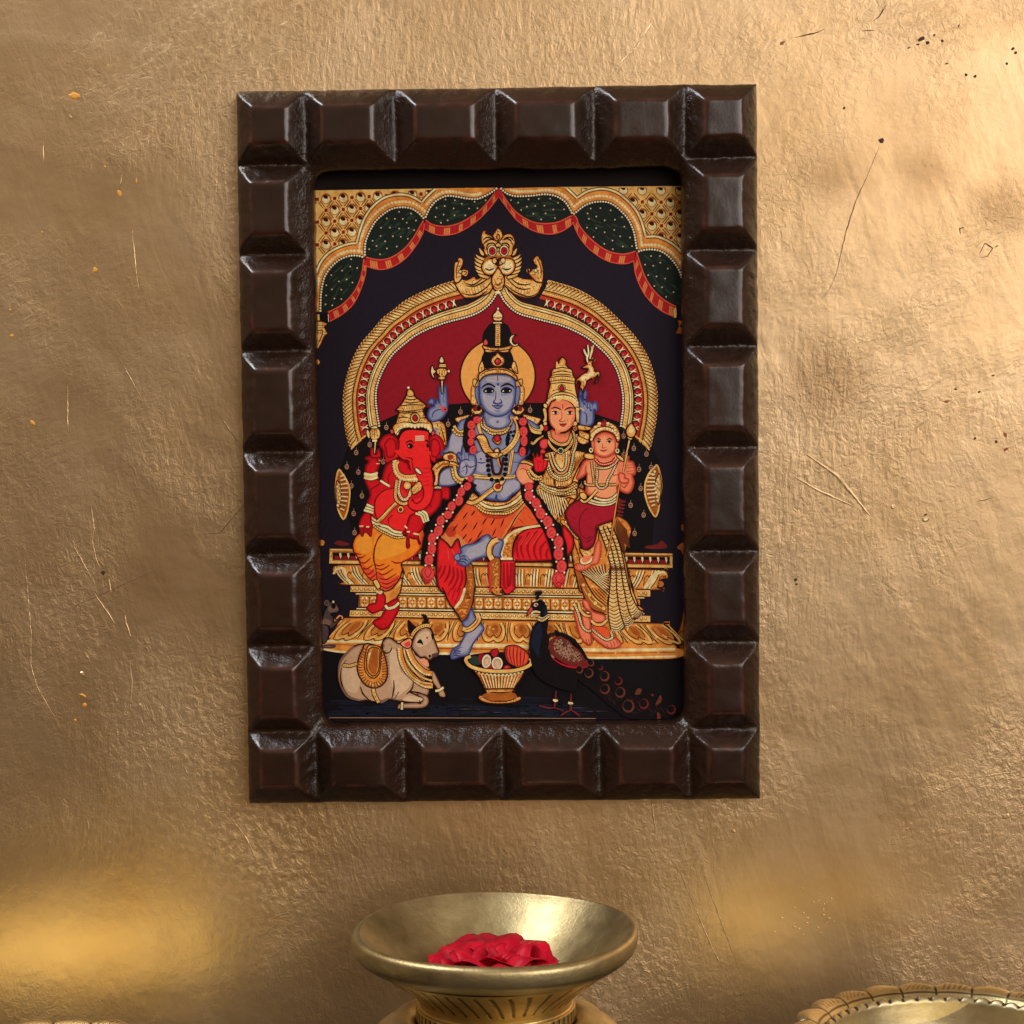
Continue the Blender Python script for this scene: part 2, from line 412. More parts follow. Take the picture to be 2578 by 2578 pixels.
def pts(t, s):
    ox, oy, k = TILE[t]
    v = [float(a) for a in s.split()] if isinstance(s, str) else [c for p in s for c in p]
    return [(ox + v[i] / k, oy + v[i + 1] / k) for i in range(0, len(v), 2)]
def curve(p, closed=False, n=6):
    m = len(p)
    if m < 3: return list(p)
    out = []
    for i in range(m if closed else m - 1):
        g = (lambda j: p[j % m]) if closed else (lambda j: p[max(0, min(m - 1, j))])
        a, b, c, d = g(i - 1), g(i), g(i + 1), g(i + 2)
        for k in range(n):
            t = k / n; t2 = t * t; t3 = t2 * t
            out.append(tuple(.5 * (2 * b[e] + (c[e] - a[e]) * t + (2 * a[e] - 5 * b[e] + 4 * c[e] - d[e]) * t2 + (3 * b[e] - a[e] - 3 * c[e] + d[e]) * t3) for e in (0, 1)))
    if not closed: out.append(p[-1])
    return out
def layer_for(polys):
    cells = set()
    for q in polys:
        xs = [a for a, _ in q]; ys = [b for _, b in q]
        for i in range(int(min(xs) // 6), int(max(xs) // 6) + 1):
            for j in range(int(min(ys) // 6), int(max(ys) // 6) + 1): cells.add((i, j))
    l = max(CELL.get(c, 0) for c in cells) + 1
    for c in cells: CELL[c] = l
    return l
def lay(polys, ink):
    """put polygons (photograph measure) on the sheet as one more thin layer of ink"""
    l = layer_for(polys); y = SHEET_Y - l * STEP
    for n_, q in enumerate(polys):
        b = len(ART_V)
        for a, c in q: ART_V.append(unproject(a, c, SHEET_Y))
        for k in range(b, len(ART_V)): ART_V[k].y = y - (n_ % 7) * STEP * .13
        ART_F.append(tuple(range(b, len(ART_V)))); ART_M.append(INK_ID[ink])
def ribbon(p, w, taper=0.0):
    n = len(p); q = []
    for i in range(n):
        a, b = p[max(0, i - 1)], p[min(n - 1, i + 1)]
        dx, dy = b[0] - a[0], b[1] - a[1]; d = math.hypot(dx, dy) or 1
        t = i / (n - 1) if n > 1 else .5
        k = w * .5 * (1 - taper * abs(2 * t - 1) ** 1.5)
        q.append((-dy / d * k, dx / d * k))
    return [[(p[i][0] + q[i][0], p[i][1] + q[i][1]), (p[i + 1][0] + q[i + 1][0], p[i + 1][1] + q[i + 1][1]),
             (p[i + 1][0] - q[i + 1][0], p[i + 1][1] - q[i + 1][1]), (p[i][0] - q[i][0], p[i][1] - q[i][1])] for i in range(n - 1)]
def L(t, s, ink='OL', w=3.0, taper=0.5, smooth=True, closed=False):
    p = pts(t, s)
    w *= 1.18
    p = curve(p, closed) if smooth else p
    if closed: p = p + [p[0]]; taper = 0
    lay(ribbon(p, w, taper), ink)
def LL(t, lines, ink='OL', w=2.6, taper=.6):
    """several strokes of one ink in one layer"""
    q = []; w *= 1.3
    for s in lines:
        p = pts(t, s); q += ribbon(curve(p) if len(p) > 2 else p, w, taper)
    lay(q, ink)
SHADE = dict(BS='XB', SK='XS', ER='XE', EB='XE', SR='XE', CO='XC', MR='XM', TG='XT', DH='XD', G1='G2', G2='GO', G0='G2')
def P(t, s, ink, ol='OL', w=2.8, smooth=True):
    p = pts(t, s); p = curve(p, True) if smooth else p
    lay([p], ink)
    area = sum(p[i - 1][0] * p[i][1] - p[i][0] * p[i - 1][1] for i in range(len(p))) / 2
    sh = SHADE.get(ink)
    thin = 2 * abs(area) / max(1e-6, sum(math.dist(p[i - 1], p[i]) for i in range(len(p)))) < 9
    if thin: sh = None
    if sh and ol and smooth and abs(area) > 260:
        # modelling tone brushed along the inside of the outline
        sg = 1 if area > 0 else -1; n = len(p)
        k = 3.2 if abs(area) < 1500 else 5.0
        q = []
        for i in range(n):
            a, b = p[i - 1], p[(i + 1) % n]; dx, dy = b[0] - a[0], b[1] - a[1]; d = math.hypot(dx, dy) or 1
            q.append((p[i][0] - dy / d * sg * k * .5, p[i][1] + dx / d * sg * k * .5))
        lay(ribbon(q + [q[0]], k), sh)
    if ink in ('G0', 'G1', 'G2') and ol and abs(area) > 220 and not thin:
        sd = int(abs(area)) % 977
        speckle(p, min(40, int(abs(area) / 75)), 'G3' if ink != 'G0' else 'G2', 1.5, 3.6, sd, None, 2.6)
        speckle(p, min(30, int(abs(area) / 120)), 'G0' if ink != 'G0' else 'WH', 1.5, 3.4, sd + 1, None, 2.4)
        speckle(p, min(20, int(abs(area) / 200)), 'G4', 1.2, 2.6, sd + 2, None, 3.2)
    if ol: lay(ribbon(p + [p[0]], w * 1.22), ol)
    return p
def ell(cx, cy, rx, ry=None, rot=0.0, n=14):
    ry = rx if ry is None else ry
    return [(cx + rx * math.cos(a) * math.cos(rot) - ry * math.sin(a) * math.sin(rot), cy + rx * math.cos(a) * math.sin(rot) + ry * math.sin(a) * math.cos(rot))
            for a in [2 * math.pi * k / n for k in range(n)]]
def E(t, spots, rx, ry, ink, ol=None, w=2.0, rot=0.0, n=14):
    """ellipses at tile spots, radii in photograph measure"""
    c = pts(t, spots)
    if ol: lay([ell(x, y, rx + w, ry + w, rot, n) for x, y in c], ol)
    lay([ell(x, y, rx, ry, rot, n) for x, y in c], ink)
def walk(p, gap, start=0.0):
    """evenly spaced spots and directions along a line"""
    out = []; acc = -start
    for i in range(len(p) - 1):
        (a, b), (c, d) = p[i], p[i + 1]; l = math.hypot(c - a, d - b)
        while acc <= l and l > 0:
            t = acc / l
            if t >= 0: out.append((a + (c - a) * t, b + (d - b) * t, math.atan2(d - b, c - a)))
            acc += gap
        acc -= l
    return out
def beads(t, s, r, gap, ink='WH', bed=None, bw=0.0, smooth=True):
    p = pts(t, s); p = curve(p) if smooth else p
    if bed: lay(ribbon(p, bw), bed)
    lay([ell(x, y, r, r, n=9) for x, y, _ in walk(p, gap)], ink)
def chain(t, s, w, ink='G1', ol='OL', gap=7, dots='G3', r=1.5):
    """a jewelled chain: outlined band with dark specks along it"""
    p = curve(pts(t, s))
    lay(ribbon(p, w + 4.5), ol); lay(ribbon(p, w), ink)
    if dots: lay([ell(x, y, r, r, n=7) for x, y, _ in walk(p, gap, gap / 2)], dots)
def scallop(t, s, w, r, gap, ink='G1', ol='OL'):
    """a lace edge: a row of little outlined lobes"""
    p = curve(pts(t, s))
    lay([ell(x, y, r + 1.8, r + 1.8, n=9) for x, y, _ in walk(p, gap)], ol)
    lay([ell(x, y, r, r, n=9) for x, y, _ in walk(p, gap)], ink)
def mid(a, b, f): return [(p[0] + (q[0] - p[0]) * f, p[1] + (q[1] - p[1]) * f) for p, q in zip(a, b)]
def strip(a, b, ink):
    lay([[a[i], a[i + 1], b[i + 1], b[i]] for i in range(len(a) - 1)], ink)
def speckle(poly, n, ink, lo, hi, seed, rot=None, asp=2.2):
    """paint-like touches inside an outline"""
    rnd = random.Random(seed); xs = [a for a, _ in poly]; ys = [b for _, b in poly]; q = []
    def inside(x, y):
        c = False; j = len(poly) - 1
        for i in range(len(poly)):
            (xi, yi), (xj, yj) = poly[i], poly[j]
            if (yi > y) != (yj > y) and x < (xj - xi) * (y - yi) / (yj - yi) + xi: c = not c
            j = i
        return c
    for _ in range(n * 6):
        if len(q) >= n: break
        x, y = rnd.uniform(min(xs), max(xs)), rnd.uniform(min(ys), max(ys)); r = rnd.uniform(lo, hi)
        if inside(x, y) and inside(x + r, y) and inside(x - r, y) and inside(x, y + r) and inside(x, y - r):
            q.append(ell(x, y, r, r / asp, rnd.uniform(0, 3.14) if rot is None else rot + rnd.uniform(-.25, .25), 8))
    if q: lay(q, ink)

# ------------------------------------------------------------------ the painting: ground, canopy
P('N', "784 479.5 1250 472.5 1742 468.5 1742 1811 784 1808", 'NV', None, smooth=False)
P('N', "784 1805.8 1250 1806.5 1500 1808 1500 1809.5 1250 1808.6 784 1807.6", 'TN', None, smooth=False)
P('N', "784 1640 1742 1655 1742 1811 1500 1808 784 1805", 'FD', None, smooth=False)
rnd = random.Random(3)
lay(sum([ribbon(curve([(x, y), (x + 15, y + rnd.uniform(-2, 2)), (x + rnd.uniform(30, 60), y)]), rnd.uniform(1, 2), .9) for x, y in [(rnd.uniform(1100, 1480), rnd.uniform(1780, 1802)) for _ in range(22)]], []), 'MO')
lay(sum([ribbon(curve([(x, y), (x + 20, y + rnd.uniform(-2, 2)), (x + rnd.uniform(40, 90), y)]), rnd.uniform(2, 6), .9) for x, y in [(rnd.uniform(815, 1440), rnd.triangular(1755, 1803, 1800)) for _ in range(150)]], []), 'FL')
lay(sum([ribbon(p, 2.2) for p in [pts('K', "0 1555 540 1560"), pts('K', "520 1600 465 1800"), pts('K', "1120 1620 1145 1800"), pts('K', "330 1380 265 1550"), pts('L', "210 905 400 910"), pts('L', "0 960 30 970")]], []), 'FD')

# gold lattice in both top corners
LAT1 = P('A', "20 108 1900 78 1780 140 1560 270 1300 170 1000 230 760 500 650 840 260 980 85 1270 20 1300", 'G1', None, smooth=False)
LAT2 = P('C', "0 60 1880 45 1880 1040 1680 900 1550 810 1250 750 1180 520 980 240 560 90 290 212 150 80", 'G1', None, smooth=False)
def lattice(ox, oy, poly, ex, ey, fx, fy, ni, nj):
    r1, r2, r3, r4, r5 = [], [], [], [], []
    def inside(x, y):
        c = False; j = len(poly) - 1
        for i in range(len(poly)):
            (xi, yi), (xj, yj) = poly[i], poly[j]
            if (yi > y) != (yj > y) and x < (xj - xi) * (y - yi) / (yj - yi) + xi: c = not c
            j = i
        return c
    for i in range(-ni, ni):
        for j in range(-nj, nj):
            x, y = ox + i * ex + j * fx, oy + i * ey + j * fy
            if not (inside(x, y) or inside(x + (ex + fx) / 2, y + (ey + fy) / 2)): continue
            top = lambda q: [(u, max(v, 481.5 - (u - 792) * .0117)) for u, v in q]
            gx, gy = (ex + fx) / 2, (ey + fy) / 2
            for ax, ay, bx, by in ((ex, ey, .21, .79), (fx, fy, .21, .79)):
                nx, ny = -ay, ax; d = math.hypot(nx, ny); nx, ny = nx / d * 2.6, ny / d * 2.6
                for sg in (1, -1):
                    p = [(x + ax * bx + nx * sg, y + ay * bx + ny * sg), (x + ax * by + nx * sg, y + ay * by + ny * sg)]
                    if p[0][1] > 486 and p[1][1] > 486 and p[0][0] > 785: r1 += ribbon(p, 2.2)
            cx, cy = x + gx, y + gy
            if inside(cx, cy) and cx > 800:
                r2.append(top(ell(cx, cy - .5, 13, 14, n=10))); r3.append(top(ell(cx, cy + 1.5, 10.5, 10, n=9))); r4.append(top(ell(cx - 1, cy - 5, 7, 5, .5, n=7)))
            if inside(x, y) and y > 486: r5.append([(x - 4, y - 4), (x + 4, y - 4.5), (x + 4, y + 4), (x - 4, y + 4.5)])
    lay(r1, 'G4'); lay(r2, 'G3'); lay(r3, 'G0'); lay(r4, 'OL'); lay(r5, 'CR')
lattice(780 + 105 / 5.52, 460 + 230 / 5.52, LAT1, 21.8, 27.6, -21.7, 29.8, 16, 16)
lattice(1400 + 1066 / 5.52, 460 + 102 / 5.52, LAT2, 24.1, 30.0, -23.2, 29.4, 16, 16)

# scalloped gold border, green swags, pearl strings, striped hems
OUTER = ["A 85 1270 150 1110 260 980 420 890 560 848 648 842", "A 652 838 690 690 760 500 860 350 1000 230 1150 175 1300 165 1430 200 1556 272", "A 1564 270 1620 200 1740 90 1800 40"]
BEAD = ["A 148 1790 155 1560 175 1420 215 1290 290 1180 400 1080 520 1025 640 1010 750 1035", "A 765 1010 770 850 800 750 850 640 920 530 1030 430 1150 360 1280 340 1400 355 1500 410 1590 502",
        "N 1391.7 545 1399 530 1408 516 1422 503 1442 494 1442 494"]
def T_(s): return s.split(' ', 1)
band1 = pts('A', "85 1270 150 1110 260 980 420 890 560 848 650 840 690 690 760 500 860 350 1000 230 1150 175 1300 165 1430 200 1560 272 1620 200 1740 90")
edge1 = pts('A', "148 1790 155 1560 175 1420 215 1290 290 1180 400 1080 520 1025 640 1010 760 1035 770 850 800 750 850 640 920 530 1030 430 1150 360 1280 340 1400 355 1500 410 1590 502 1650 390 1700 310 1780 240 1890 190")
lay([pts('A', "20 1290 85 1270 150 1110 260 980 420 890 560 848 650 840 690 690 760 500 860 350 1000 230 1150 175 1300 165 1430 200 1560 272 1620 200 1740 90 1932 78") + pts('B', "400 72 840 70") +
     pts('B', "750 140 650 195 550 220 420 215 280 190 150 185 30 225") + pts('A', "1780 240 1700 310 1650 390 1590 502 1500 410 1400 355 1280 340 1150 360 1030 430 920 530 850 640 800 750 770 850 760 1035 640 1010 520 1025 400 1080 290 1180 215 1290 175 1420 155 1560 148 1790 90 1790 20 1790")], 'G2')
lay([pts('C', "-40 70 150 80 290 212 420 130 560 90 700 90 850 140 980 240 1100 370 1180 520 1230 690 1250 752 1400 750 1550 810 1680 900 1780 1020 1780 1420 1730 1270 1670 1150 1580 1040 1480 965 1370 930 1240 930 1130 945 1110 850 1090 720 1050 600 990 490 900 390 800 310 700 268 570 265 460 290 370 335 235 450") +
     pts('B', "1840 350 1760 250 1640 180 1500 160 1350 175 1200 190 1060 180 960 145 895 80 1400 65 1790 62")], 'G2')
def border_marks(paths):
    q1, q2 = [], []
    for t, s, off in paths:
        for x, y, a in walk(curve(pts(t, s)), 7.5, 3):
            nx, ny = math.sin(a), -math.cos(a)
            cx, cy = x + nx * off, y + ny * off
            q1.append(ell(cx, cy, 4.6, 3.4, a + .6, 8)); q2 += ribbon([(cx - 3.5 * math.cos(a) + nx * 6, cy - 3.5 * math.sin(a) + ny * 6), (cx + 2 * math.cos(a) - nx * 5, cy + 2 * math.sin(a) - ny * 5)], 1.5, .5)
    lay(q2, 'G3'); lay(q1, 'G0')
SEG = [("A", "148 1700 155 1560 175 1420 215 1290 290 1180 400 1080 520 1025 640 1010 720 1030", 12), ("A", "768 960 770 850 800 750 850 640 920 530 1030 430 1150 360 1280 340 1400 355 1500 410 1570 470", 14),
       ("N", "1079 525 1088 516 1102 503 1124 493.5 1150 495 1176 500 1200 501 1218 495", 11), ("N", "1280 489 1305 493 1345 492 1372 489 1397 493 1419 505 1433 523", 11),
       ("C", "290 400 370 335 460 290 570 265 700 268 800 310 900 390 990 490 1050 600 1090 720 1110 850 1120 900", 14), ("C", "1180 940 1240 930 1370 930 1480 965 1580 1040 1670 1150 1730 1270", 12)]
border_marks(SEG)
for t, s in [("A", "85 1270 150 1110 260 980 420 890 560 848 648 842"), ("A", "652 838 690 690 760 500 860 350 1000 230 1150 175 1300 165 1430 200 1556 272"), ("A", "1564 270 1620 200 1740 90"),
             ("C", "150 80 290 212"), ("C", "294 210 420 130 560 90 700 90 850 140 980 240 1100 370 1180 520 1230 690 1248 750"), ("C", "1254 752 1400 750 1550 810 1680 900 1780 1020")]:
    L(t, s, 'G4', 8.5, 0); L(t, s, 'G0', 4.2, 0)
LENS = [("A", "150 1790 155 1560 175 1420 215 1290 290 1180 400 1080 520 1025 640 1010 750 1035 720 1270 660 1440 560 1590 420 1715 250 1800"),
        ("A", "768 1030 770 850 800 750 850 640 920 530 1030 430 1150 360 1280 340 1400 355 1500 410 1590 502 1530 610 1430 780 1300 930 1150 1030 1020 1070 900 1065 780 1035"),
        ("N", "1071 552 1079 530 1088 516 1102 503 1124 493.5 1150 495 1176 500 1200 501 1218 495 1236 485 1252 474 1234 502 1209 529 1181 549 1154 563 1127 570 1105 570"),
        ("N", "1262 475 1274 486 1292 493 1317 494 1345 492 1372 489 1397 493 1419 505 1433 523 1441 542 1408 558 1377 563 1345 560 1317 547 1294 529 1274 503"),
        ("C", "240 450 370 335 460 290 570 265 700 268 800 310 900 390 990 490 1050 600 1090 720 1110 850 1128 940 1000 985 880 990 720 950 560 850 420 720 320 590 280 480"),
        ("C", "1140 950 1240 930 1370 930 1480 965 1580 1040 1670 1150 1730 1270 1775 1450 1775 1760 1660 1720 1500 1630 1350 1490 1240 1320 1170 1130")]
lens_polys = [P(t, s, 'GN', None, smooth=False) for t, s in LENS]
for i, p in enumerate(lens_polys): speckle(p, 26, 'GL', 5, 15, 20 + i, rot=[-.9, -.6, -.25, .15, .45, .8][i], asp=5)
HEM = [("A", "250 1800 420 1715 560 1590 660 1440 720 1270 752 1060", "280 1925 450 1830 600 1690 700 1500 770 1280 788 1085"),
       ("A", "778 1035 900 1065 1020 1070 1150 1030 1300 930 1430 780 1530 610 1578 525", "786 1160 900 1195 1020 1205 1170 1160 1330 1050 1470 880 1570 700 1594 560"),
       ("N", "1071.6 554 1088 565 1108 569.5 1127 569.5 1154 563 1181 549 1209 529 1234 502 1253 475", "1070 577 1088 587 1112 592.5 1145 588.5 1172 576 1201 556 1227 531 1245 509 1253 497"),
       ("N", "1257 475 1274 503 1294 529 1317 547 1345 560 1377 563 1408 558 1441 542", "1257 497 1276 523 1299 552 1326 572 1354 585 1383 589.5 1408 585 1432 572 1442 561"),
       ("C", "240 455 280 480 320 590 420 720 560 850 720 950 880 990 1000 985 1105 950", "236 545 260 620 310 730 420 880 560 1000 720 1090 880 1125 1000 1120 1076 1085"),
       ("C", "1118 965 1170 1130 1240 1320 1350 1490 1500 1630 1665 1720", "1078 1090 1110 1290 1200 1500 1320 1660 1480 1790 1655 1870")]
for k, (t, a, b) in enumerate(HEM):
    pa, pb = pts(t, a), pts(t, b); n = min(len(pa), len(pb))
    ca, cb = curve(pa), curve(pb)
    def resample(p, m):
        tot = sum(math.dist(p[i], p[i + 1]) for i in range(len(p) - 1)); w = walk(p, tot / m * .9999)
        return [(x, y) for x, y, _ in w][:m + 1]
    m = 40; ca, cb = resample(ca, m), resample(cb, m); m = min(len(ca), len(cb)) - 1
    strip(ca[:m + 1], cb[:m + 1], 'RD')
    q = []; fine = []
    per = [6.2, 7.4, 6.7, 6.7, 7.4, 6.6][k]; i = [3.6, 2.9, 2.6, 3.2, 3.2, 3.4][k]
    c2 = mid(ca, cb, .16)
    while i < m - 1:
        for j in range(int(i), min(m, int(i + per * .42))): q.append([c2[j], c2[j + 1], cb[j + 1], cb[j]])
        i += per
    if q: lay(q, 'OR')
    lay(sum([ribbon([mid([c2[j]], [cb[j]], .08)[0], mid([c2[j]], [cb[j]], .92)[0]], .9) for j in range(1, m)], []), 'SX')
    lay(ribbon(c2[:m + 1], 1.6), 'SX'); lay(ribbon(ca[:m + 1], 3.2) + ribbon(cb[:m + 1], 2.6), 'RL')
P('B', "800 150 855 75 905 150 870 215 850 205 820 215", 'RD', None)
for t, s in [("A", "148 1780 155 1560 175 1420 215 1290 290 1180 400 1080 520 1025 640 1010 745 1035"), ("A", "765 1000 770 850 800 750 850 640 920 530 1030 430 1150 360 1280 340 1400 355 1500 410 1585 498"),
             ("N", "1072 546 1079 530 1088 516 1102 503 1124 493.5 1150 495 1176 500 1200 501 1218 495 1236 485 1251 474"), ("N", "1262 475 1274 486 1292 493 1317 494 1345 492 1372 489 1397 493 1419 505 1433 523 1442 541"),
             ("C", "250 430 290 400 370 335 460 290 570 265 700 268 800 310 900 390 990 490 1050 600 1090 720 1110 850 1128 940"), ("C", "1150 955 1240 930 1370 930 1480 965 1580 1040 1670 1150 1730 1270 1775 1420")]:
    beads(t, s, 2.7, 6.8, 'WH', 'BK', 8)
for t, s in [("A", "1240 405 1408 430 1070 497 1182 503 1293 503 1475 525 1347 556 990 627 1115 625 1243 637 1372 632 1450 660 983 740 1155 745 1265 752 1362 780 872 808 1047 815 927 880 1208 888 825 925 1073 915 975 995 575 1063 563 1165 658 1187 450 1222 300 1285 512 1345 403 1372 593 1388 230 1425 307 1483 438 1487 228 1567 343 1610 440 1618 218 1690 313 1705 1762 350 1875 325 1860 445 1748 477 1820 557"),
             ("B", "120 235 250 245 345 293 523 268 678 245 108 325 232 358 445 360 563 355 93 445 245 455 395 455 150 523 57 558 1027 243 1130 277 1272 233 1415 225 1575 222 1683 280 1250 333 1367 325 1493 320 1617 373 1767 370 1170 380 1340 433 1510 427 1640 493 1448 512"),
             ("C", "480 360 617 355 758 385 437 428 558 470 455 503 675 525 817 515 917 478 430 625 557 632 808 657 948 612 675 690 520 755 890 745 1027 762 783 805 670 850 927 888 787 925 1055 883 1318 1020 1443 1018 1235 1140 1350 1155 1447 1112 1552 1195 1280 1285 1395 1303 1515 1333 1365 1437 1472 1453 1530 1585 1632 1522")]:
    E(t, s, 2.1, 2.1, 'TN' if 0 else 'CL', n=6)

# side columns that hold the canopy
P('A', "100 1830 240 1820 245 1932 110 1932", 'BK', None, smooth=False); L('A', "255 1830 262 1932", 'WH', 2.5); L('A', "112 1830 120 1932", 'G1', 6, 0)
P('D', "90 70 240 75 215 120 205 135 240 190 248 225 205 260 150 380 110 440 90 420", 'G1'); LL('D', ["90 105 215 105", "100 180 180 190 110 390", "90 140 210 140"], 'G4'); P('D', "85 580 120 575 145 610 130 650 90 655", 'G2')
P('C', "1640 1760 1668 1740 1672 1860 1640 1870", 'G1', None); P('F', "1690 30 1760 50 1730 120 1780 160 1780 220 1660 220 1680 170 1700 110", 'G3', 'DK')
P('G', "155 1220 185 1215 205 1245 190 1285 155 1280", 'G2', None); P('I', "1740 1010 1770 1000 1780 1080 1750 1080", 'G3', None); P('I', "1690 1300 1800 1290 1800 1932 1770 1500 1740 1360 1700 1340", 'G3', None)
P('L', "925 370 955 350 985 260 1005 150 1030 150 1030 535 985 535 960 440", 'G3'); LL('L', ["925 375 960 360 1000 330", "940 440 1030 440"], 'G4')

# ------------------------------------------------------------------ the arch
LO = [(884, 1131), (874, 1097), (868, 1054), (866, 1008), (869, 978), (878, 938), (889, 907), (903, 878), (919, 856), (939, 833), (961, 805), (988, 784), (1021, 757), (1070, 732), (1124, 712), (1150, 706)]
LI = [(955, 1072), (950, 1045), (947, 1020), (946, 995), (949, 972), (958, 945), (970, 920), (985, 897), (1000, 881), (1020, 864), (1043, 846), (1065, 834), (1090, 823), (1125, 811), (1160, 802), (1185, 795)]
RO = [(1635, 1133), (1643, 1097), (1649, 1068), (1653, 1035), (1654, 999), (1651, 972), (1645, 943), (1637, 916), (1626, 892), (1614, 871), (1597, 847), (1561, 809), (1516, 766), (1472, 737), (1436, 721), (1385, 706)]
RI = [(1563, 1072), (1566, 1050), (1568, 1035), (1569, 1015), (1568, 990), (1563, 963), (1554, 934), (1546, 918), (1536, 903), (1525, 890), (1512, 878), (1483, 853), (1447, 833), (1410, 818), (1372, 808), (1330, 797)]
LT = [(1209, 784), (1232, 766), (1245, 748), (1253, 732)]; RT = [(1310, 791), (1290, 779), (1271, 760), (1262, 745), (1256, 732)]
inner = curve(LI + LT) + curve(RI + RT)[::-1]
lay([inner], 'CR')
lay([pts('N', "900 1072 955 1063 996 1044 1060 1028 1129 1018 1190 1013 1320 1014 1368 1014 1496 1041 1561 1063 1620 1075 1640 1120 1660 1160 1640 1390 1500 1400 900 1390 850 1200 870 1140")], 'BK')
for O_, I_, T2, S2 in ((LO, LI, LT, [(1174, 767), (1205, 752), (1225, 735), (1236, 715), (1240, 690)]), (RO, RI, RT, [(1347, 769), (1310, 758), (1288, 738), (1276, 718), (1271, 690)])):
    o, i = curve(O_, n=5), curve(I_, n=5)
    f = lambda k: mid(o, i, k)
    strip(o, f(.45), 'G1'); strip(f(.40), f(.71), 'DK'); strip(f(.41), f(.50), 'TD')
    T3 = curve(T2, n=5); a = [f(.69)[-1]] + S2[1:]; a = curve(a, n=5)
    m = max(len(a), len(T3)) ; 
    low_o = f(.69) + a[1:]; low_i = list(i) + curve([i[-1]] + T2, n=max(2, round(5 * len(S2) / (len(T2) + 1))))[1:]
    def rs(p, m):
        tot = sum(math.dist(p[k], p[k + 1]) for k in range(len(p) - 1)); w = walk(p, tot / m * .9999); return [(x, y) for x, y, _ in w][:m + 1]
    m = 90; A_, B_ = rs(low_o, m), rs(low_i, m); m = min(len(A_), len(B_)); A_, B_ = A_[:m], B_[:m]
    strip(A_, B_, 'G1')
    for k, w, c in ((.0, 2.6, 'OL'), (.18, 1.9, 'OL'), (.27, 3.2, 'G0'), (.40, 2.2, 'OL')): lay(ribbon(mid(A_, B_, k), w), c)
    lay(sum([ribbon([(x + 4 * math.cos(t + 1.9), y + 4 * math.sin(t + 1.9)), (x + 2, y + 1), (x + 4 * math.cos(t - .9), y + 4 * math.sin(t - .9))], 1.7, .6) for x, y, t in walk(mid(A_, B_, .66), 8)], []), 'G3')
    lay(ribbon(B_, 9), 'BK')
    lay([ell(x, y, 2.6, 2.6, n=8) for x, y, _ in walk(B_, 6.4)], 'WH')
    # jewels between gold drops
    J_ = walk(mid(o, i, .56), 20.5, 8); J_ = J_[:-1] if len(J_) > 3 else J_
    lay([[(x + 10 * math.cos(t) + a * math.cos(t) - b * math.sin(t), y + 10 * math.sin(t) + a * math.sin(t) + b * math.cos(t)) for a, b in ((-5, -10), (0, -4), (5, -10), (2.5, 0), (5, 10), (0, 5), (-5, 10), (-2.5, 0))] for x, y, t in J_], 'G0')
    lay([ell(x, y, 8.6, 8.6, n=12) for x, y, _ in J_], 'DK')
    lay([ell(x + .5, y + 1.5, 6.4, 6.2, n=12) for x, y, _ in J_], 'PD'); lay([ell(x - 1, y + 3, 2.6, 2.2, n=8) for x, y, _ in J_], 'RL')
    # braided strip, feathered rim
    lay(ribbon(f(.27), 2.6) + ribbon(f(.395), 2.6) , 'OL'); lay(ribbon(f(.36), 3.0), 'G2')
    lay([ell(x, y, 2.0, 1.4, t + .8, 6) for x, y, t in walk(f(.305), 5)], 'G3')
    q1, q2, q3, q4 = [], [], [], []
    for n_, (x, y, t) in enumerate(walk(f(.13), 9.5, 4)):
        sg = 1 if O_ is LO else -1
        ux, uy = math.cos(t), math.sin(t); vx, vy = -uy, ux
        if O_ is RO: vx, vy = -vx, -vy
        p = [(x + ux * a + vx * b, y + uy * a + vy * b) for a, b in ((6, 11), (-1, 4), (-6, -4), (-9, -9), (-4, -11), (0, -5))]
        q1 += ribbon(curve(p), 2.6, .5); q2.append(ell(x - vx * 9 + ux * 1, y - vy * 9 + uy, 5.6, 4.6, t, 9)); q3.append(ell(x - vx * 8.4, y - vy * 8.4, 3.2, 2.2, t + .5, 7)); q4.append(ell(x + ux * 3 + vx * 3, y + uy * 3 + vy * 3, 4.2, 1.8, t + .9, 7))
    lay(q2, 'G1'); lay(q4, 'G0'); lay(q3, 'G2'); lay(q1, 'G4')
lay(ribbon(pts('N', "884 1131 898 1116 912 1103 930 1090"), 3.5) + ribbon(pts('N', "1635 1133 1618 1112 1600 1098 1590 1090"), 3.5), 'G1')

# lion mask and sea-beasts on the crown of the arch
P('B', "560 1340 700 1260 760 1330 790 1390 780 1440 740 1520 640 1570 520 1600 390 1600 300 1500 250 1380 330 1340 420 1350 520 1300", 'G1')
P('B', "930 1330 980 1260 1090 1290 1200 1330 1300 1340 1400 1340 1480 1360 1450 1450 1390 1560 1290 1600 1180 1590 1060 1540 960 1450 920 1400", 'G1')
LL('B', ["380 1390 480 1420 560 1390 640 1320", "400 1430 520 1440 640 1380 700 1340", "360 1540 460 1560 560 1540 680 1460 760 1370", "1020 1320 1120 1400 1220 1420 1310 1400", "990 1350 1100 1450 1200 1480 1300 1470", "960 1420 1060 1500 1180 1560 1290 1580 1390 1540", "380 1600 560 1590 700 1500", "1330 1620 1150 1600 990 1500"], 'OL', 3)
LL('B', [f"{x} {y} {x + 22} {y + 75}" for x, y in [(400, 1480), (440, 1470), (480, 1465), (520, 1460), (560, 1440), (600, 1415), (640, 1385)]] + [f"{x} {y} {x - 22} {y + 72}" for x, y in [(1060, 1440), (1100, 1460), (1140, 1475), (1180, 1490), (1220, 1495), (1260, 1490), (1300, 1480)]], 'G3', 2.4)
